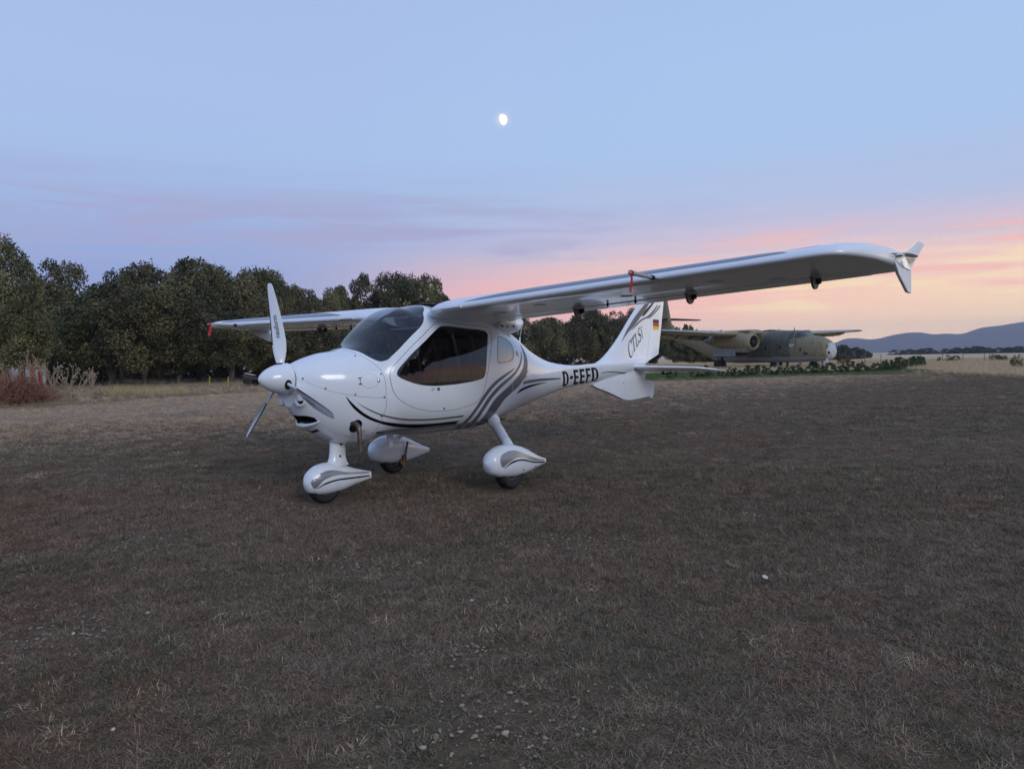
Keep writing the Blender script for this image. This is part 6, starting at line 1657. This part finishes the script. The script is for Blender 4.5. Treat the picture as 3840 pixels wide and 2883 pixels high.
def scatter(name, metas, pts, scl, idx, lab, tilt=.12):
    """one object of uncountable grass: tuft meshes placed on points by geometry nodes"""
    n = len(pts); me = bpy.data.meshes.new(name); me.vertices.add(n); me.vertices.foreach_set("co", np.asarray(pts, np.float32).ravel())
    rng = np.random.default_rng(n)
    rot = np.c_[rng.normal(0, tilt, n), rng.normal(0, tilt, n), rng.uniform(0, 2 * PI, n)].astype(np.float32)
    for nm, ty, val in (("rot", "FLOAT_VECTOR", rot), ("scl", "FLOAT", np.asarray(scl, np.float32)), ("idx", "INT", np.asarray(idx, np.int32))):
        a = me.attributes.new(nm, ty, "POINT"); a.data.foreach_set("vector" if ty == "FLOAT_VECTOR" else "value", val.ravel())
    o = obj(name, me); label(o, lab, "grass", None, "stuff")
    ng = bpy.data.node_groups.new(name + "_nodes", "GeometryNodeTree")
    ng.interface.new_socket("Geometry", in_out="INPUT", socket_type="NodeSocketGeometry"); ng.interface.new_socket("Geometry", in_out="OUTPUT", socket_type="NodeSocketGeometry")
    gi, go = ng.nodes.new("NodeGroupInput"), ng.nodes.new("NodeGroupOutput"); ip_ = ng.nodes.new("GeometryNodeInstanceOnPoints")
    coll = bpy.data.collections.new(name + "_tufts")
    for k, m_ in enumerate(metas): coll.objects.link(bpy.data.objects.new("tuft_%02d" % k, m_))
    ci = ng.nodes.new("GeometryNodeCollectionInfo"); ci.inputs[0].default_value = coll; ci.inputs[1].default_value = True; ci.inputs[2].default_value = True
    def attr(nm, ty):
        a = ng.nodes.new("GeometryNodeInputNamedAttribute"); a.data_type = ty; a.inputs[0].default_value = nm; return a.outputs[0]
    L = ng.links.new
    L(gi.outputs[0], ip_.inputs["Points"]); L(ci.outputs[0], ip_.inputs["Instance"]); ip_.inputs["Pick Instance"].default_value = True
    L(attr("idx", "INT"), ip_.inputs["Instance Index"]); L(attr("rot", "FLOAT_VECTOR"), ip_.inputs["Rotation"]); L(attr("scl", "FLOAT"), ip_.inputs["Scale"])
    L(ip_.outputs[0], go.inputs[0])
    md_ = o.modifiers.new("grass", "NODES"); md_.node_group = ng
    return o
rng = np.random.default_rng(12)
WHEELS = [tuple(air.matrix_world @ Vector((x, y, 0))) for x, y in ((.598, 0), (2.085, -.905), (2.085, .905))]
def wedge(n, d0, d1, side=.80, pad=1.5):
    """random ground points in the view wedge, even by area, plus a margin to either side"""
    d = np.sqrt(rng.uniform(d0 ** 2, d1 ** 2, n)); x = rng.uniform(-1, 1, n) * (d * side + pad); return np.c_[x, d]
nf = smooth_noise(8); nf2 = smooth_noise(9)
def nz_arr(f, P, s): return np.array([f(float(a), float(b), s) for a, b in P])
PATCH = [(-.05, 2.45, .30), (.46, 4.85, .42), (-.20, 3.05, .16), (-.88, 4.5, .30), (-2.25, 3.35, .30), (-2.6, 5.1, .35), (-3.4, 4.1, .3), (1.9, 5.6, .25), (-.9, 6.1, .22)]
def patch_k(P):
    k = np.ones(len(P))
    for x, y, r in PATCH:
        d = np.hypot((P[:, 0] - x) * .75, P[:, 1] - y) / r; k = np.minimum(k, np.clip((d - .35) / .8, 0.16, 1))
    return k
B_ = dict(n=64, rad=.105)
short = [blade_mesh("tuft", s, 64, .105, .015, .062, .0027, (.02, .65), M["g_dry"]) for s in range(6)] + [blade_mesh("tuft", 20 + s, 56, .10, .012, .045, .0030, (.1, .95), M["g_grn"]) for s in range(3)] + \
        [blade_mesh("tuft", 30 + s, 26, .05, .04, .125, .0024, (.4, 1.35), M["g_dry"]) for s in range(3)]
P = np.vstack([wedge(60000, 1.7, 8), wedge(36000, 8, 17), wedge(38000, 17, 40)])
ins_ = inside(TURF, P); P = P[ins_]; pk = patch_k(P); keep = rng.random(len(P)) < pk; P = P[keep]
den = nz_arr(nf, P, 1.4); keep = rng.random(len(P)) < np.clip(.88 + .25 * den, .5, 1); P = P[keep]; den = den[keep]
gr = nz_arr(nf2, P, 1.3) + .6 * nz_arr(nf, P, 3.1); rd = nz_arr(smooth_noise(31), P, 1.0) + .6 * nz_arr(smooth_noise(32), P, 2.7)
u_ = rng.random(len(P)); idx = rng.integers(0, 6, len(P)); g_ = u_ < np.clip(.27 + .42 * gr, .05, .8); idx[g_] = 6 + rng.integers(0, 3, g_.sum()); t_ = rng.random(len(P)) < .055; idx[t_] = 9 + rng.integers(0, 3, t_.sum())
r_m = (rng.random(len(P)) < np.clip(.10 + .5 * rd, 0, .7)) & ~g_
sc_ = rng.uniform(.7, 1.25, len(P)) * np.interp(P[:, 1], [2, 8, 16, 40], [.68, .95, 1.25, 1.6])
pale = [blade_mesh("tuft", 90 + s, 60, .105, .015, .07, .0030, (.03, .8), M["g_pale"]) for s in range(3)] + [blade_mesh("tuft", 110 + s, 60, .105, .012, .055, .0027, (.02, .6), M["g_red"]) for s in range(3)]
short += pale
pf_ = np.clip((-P[:, 0] * .9 + P[:, 1] - 12.5) / 17, 0, .93) * np.clip((P[:, 1] - 6) / 11, 0, 1) + .012; bl = rng.random(len(P)) < pf_; idx[bl] = 12 + rng.integers(0, 3, bl.sum())  # more pale tufts to the left and far, painting in the stronger light there
for wx_, wy_, _z in WHEELS:           # grass pressed flat round the tyres
    dw = np.hypot(P[:, 0] - wx_, P[:, 1] - wy_); sc_ *= np.clip(.30 + (dw - .22) / .35, .30, 1)
idx[r_m & ~bl] = 15 + rng.integers(0, 3, (r_m & ~bl).sum())
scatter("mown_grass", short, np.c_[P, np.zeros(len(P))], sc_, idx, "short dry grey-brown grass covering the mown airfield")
litter = [blade_mesh("litter", 130 + s, 26, .10, .012, .05, .0022, (.0, .18), M["g_dry"]) for s in range(3)]
Pl = np.vstack([np.c_[rng.normal(x, r * .9, int(420 * r)), rng.normal(y, r * .7, int(420 * r))] for x, y, r in PATCH])
scatter("straw_litter", litter, np.c_[Pl, np.zeros(len(Pl)) + .003], rng.uniform(.6, 1.2, len(Pl)), rng.integers(0, 3, len(Pl)), "flattened straw bits littering the bare gravel spots")
# tall straw beyond the mown edge
M["g_dull"] = grass_material("dull_long_grass", [(0, (.13, .10, .065, 1)), (.4, (.235, .185, .12, 1)), (.8, (.36, .29, .185, 1)), (1, (.20, .135, .09, 1))])
dull = [blade_mesh("dull", 60 + s, 42, .22, .22, .62, .007, (.6, 1.5), M["g_dull"]) for s in range(4)]
tall = [blade_mesh("straw", 50 + s, 42, .22, .22, .62, .007, (.75, 1.5), M["g_straw"]) for s in range(4)]
P = wedge(52000, 20, 105, .86, 4); P = P[~inside(TURF, P) & ~inside(LAWN, P)]
lft = P[:, 0] < 2
k = rng.random(len(P)) < np.where(lft, np.where(P[:, 1] < 45, 1.0, .5), .85); P = P[k]; lft = lft[k]
hgt = np.where(lft, .55, .72) * rng.uniform(.6, 1.25, len(P)) * np.interp(P[:, 1], [20, 45, 100], [.9, 1.05, 1.25])
scatter("tall_dry_grass", tall, np.c_[P, np.zeros(len(P))][~lft], hgt[~lft], rng.integers(0, 4, (~lft).sum()), "tall dry straw-coloured grass beyond the mown edge")
scatter("dull_long_grass", dull, np.c_[P, np.zeros(len(P))][lft], hgt[lft], rng.integers(0, 4, lft.sum()), "duller long dry grass in front of and under the oaks")
# fringe where the mown ground meets the long grass
fr = []
for a, b in zip(TURF, np.roll(TURF, -1, 0)):
    if a[1] > 15 and abs(a[0]) < 34:
        for _ in range(int(np.hypot(*(b - a)) * 26)):
            t = rng.random(); fr.append(a + (b - a) * t + rng.normal(0, .45, 2))
fr = np.array(fr); fr = fr[~inside(LAWN, fr)]
scatter("edge_grass", dull, np.c_[fr, np.zeros(len(fr))], rng.uniform(.25, .62, len(fr)), rng.integers(0, 4, len(fr)), "ragged straw along the edge of the mown field")
# golden tuft left of the far wing
gold = [blade_mesh("gold", 70 + s, 70, .20, .45, .95, .008, (.85, 1.5), M["g_gold"]) for s in range(3)]
c = np.array([-15.9, 31.0]); Pg = c + rng.normal(0, 1, (60, 2)) * [1.15, .5]
e = scatter("golden_grass", gold, np.c_[Pg, np.zeros(60)], rng.uniform(.45, .85, 60), rng.integers(0, 3, 60), "golden yellow grass tuft in front of the oaks")
# lawn
lawn = [blade_mesh("lawn", 80 + s, 40, .13, .03, .09, .006, (.5, 1.4), M["g_lawn"]) for s in range(3)]
P = np.c_[rng.uniform(1, 37, 16000), rng.uniform(36, 65, 16000)]; P = P[inside(LAWN, P)]
scatter("lawn_grass", lawn, np.c_[P, np.zeros(len(P)) + .002], rng.uniform(.9, 1.8, len(P)), rng.integers(0, 3, len(P)), "green watered lawn strip along the hedge")
# gravel showing through the turf
M["stone"] = material("limestone_pebbles", (.36, .30, .22, 1), rough=.85, base2=(.17, .135, .10, 1), vscale=25, bump=.3, bscale=80)
def stone(rng_, r):
    bm = bmesh.new(); bmesh.ops.create_icosphere(bm, subdivisions=1, radius=1)
    q = rng_.uniform(.6, 1.2, 3) * r; q[2] *= .5; ang = rng_.uniform(0, 6.28)
    for v in bm.verts:
        p = np.array(v.co) * q * rng_.uniform(.8, 1.15); v.co = (p[0] * math.cos(ang) - p[1] * math.sin(ang), p[0] * math.sin(ang) + p[1] * math.cos(ang), p[2])
    V = [tuple(v.co) for v in bm.verts]; Fc = [tuple(v.index for v in f.verts) for f in bm.faces]; bm.free(); return V, Fc
gv = MB()
for x, y, r in PATCH:
    for _ in range(int(300 * (r / .35))):
        px_, py_ = x + rng.normal(0, r * .62) * 1.25, y + rng.normal(0, r * .62); V, Fc = stone(rng, .003 + .010 * rng.random() ** 2.6)
        gv.add([(a + px_, b + py_, c + .002) for a, b, c in V], Fc)
for _ in range(420):
    q = wedge(1, 2, 9)[0]; V, Fc = stone(rng, rng.uniform(.004, .012)); gv.add([(a + q[0], b + q[1], c + .004) for a, b, c in V], Fc)
label(gv.build("gravel", M["stone"], None, True, 60), "pale gravel showing in bare patches of the turf", "gravel", None, "stuff")
M["pale_stone"] = material("white_limestone", (.60, .54, .46, 1), rough=.8, var=.2, vscale=40); M["tan_stone"] = material("tan_limestone", (.42, .35, .24, 1), rough=.85, var=.2, vscale=40)
for (x, y, r, m_, lab) in ((-.23, 3.70, .012, "pale_stone", "small white pebble in the dry grass below the image centre"), (-2.076, 3.334, .012, "pale_stone", "round pale pebble at lower left of the grass"), (-1.394, 2.437, .011, "pale_stone", "white pebble by the bottom edge left of the gravel patch"),
                            (-.045, 2.36, .014, "tan_stone", "tan knobbly stone in the gravel patch at the bottom edge"), (-.31, 2.28, .0135, "tan_stone", "pale flat stone at the bottom edge beside the gravel patch"), (-1.86, 3.6, .012, "tan_stone", "yellowish pebble half hidden in grass left of the tyre")):
    V, Fc = stone(np.random.default_rng(int(abs(x) * 100)), r); s_ = MB().add(V, Fc).build("pebble", M[m_], None, True, 70); s_.location = (x, y, r * .55 + .012); label(s_, lab, "stone")
s_ = MB().prism([(-.020, -.009), (.008, -.016), (.022, .003), (.009, .014), (-.014, .011)], .004).build("paper_scrap", M["pale_stone"], None, False); s_.location = (1.383, 3.957, .03); s_.rotation_euler = (.5, .2, .4); label(s_, "bright white scrap lying on the grass at right of centre", "litter")

# ---- evening air between here and the hills
hz_ = MB().box((0, 1000, 65), (6500, 4900, 140)).build("haze", None, None, False)
hm_ = bpy.data.materials.new("evening_haze"); hm_.use_nodes = True; t_ = NT(hm_.node_tree)
pv = t_.n("ShaderNodeVolumePrincipled", ins={"Color": (.80, .84, 1.0, 1), "Density": 2.3e-4, "Anisotropy": 0.0}); t_.n("ShaderNodeOutputMaterial", ins={"Volume": pv.outputs[0]})
hz_.data.materials.append(hm_); label(hz_, "thin blue evening haze lying over the plain", "haze", None, "stuff")
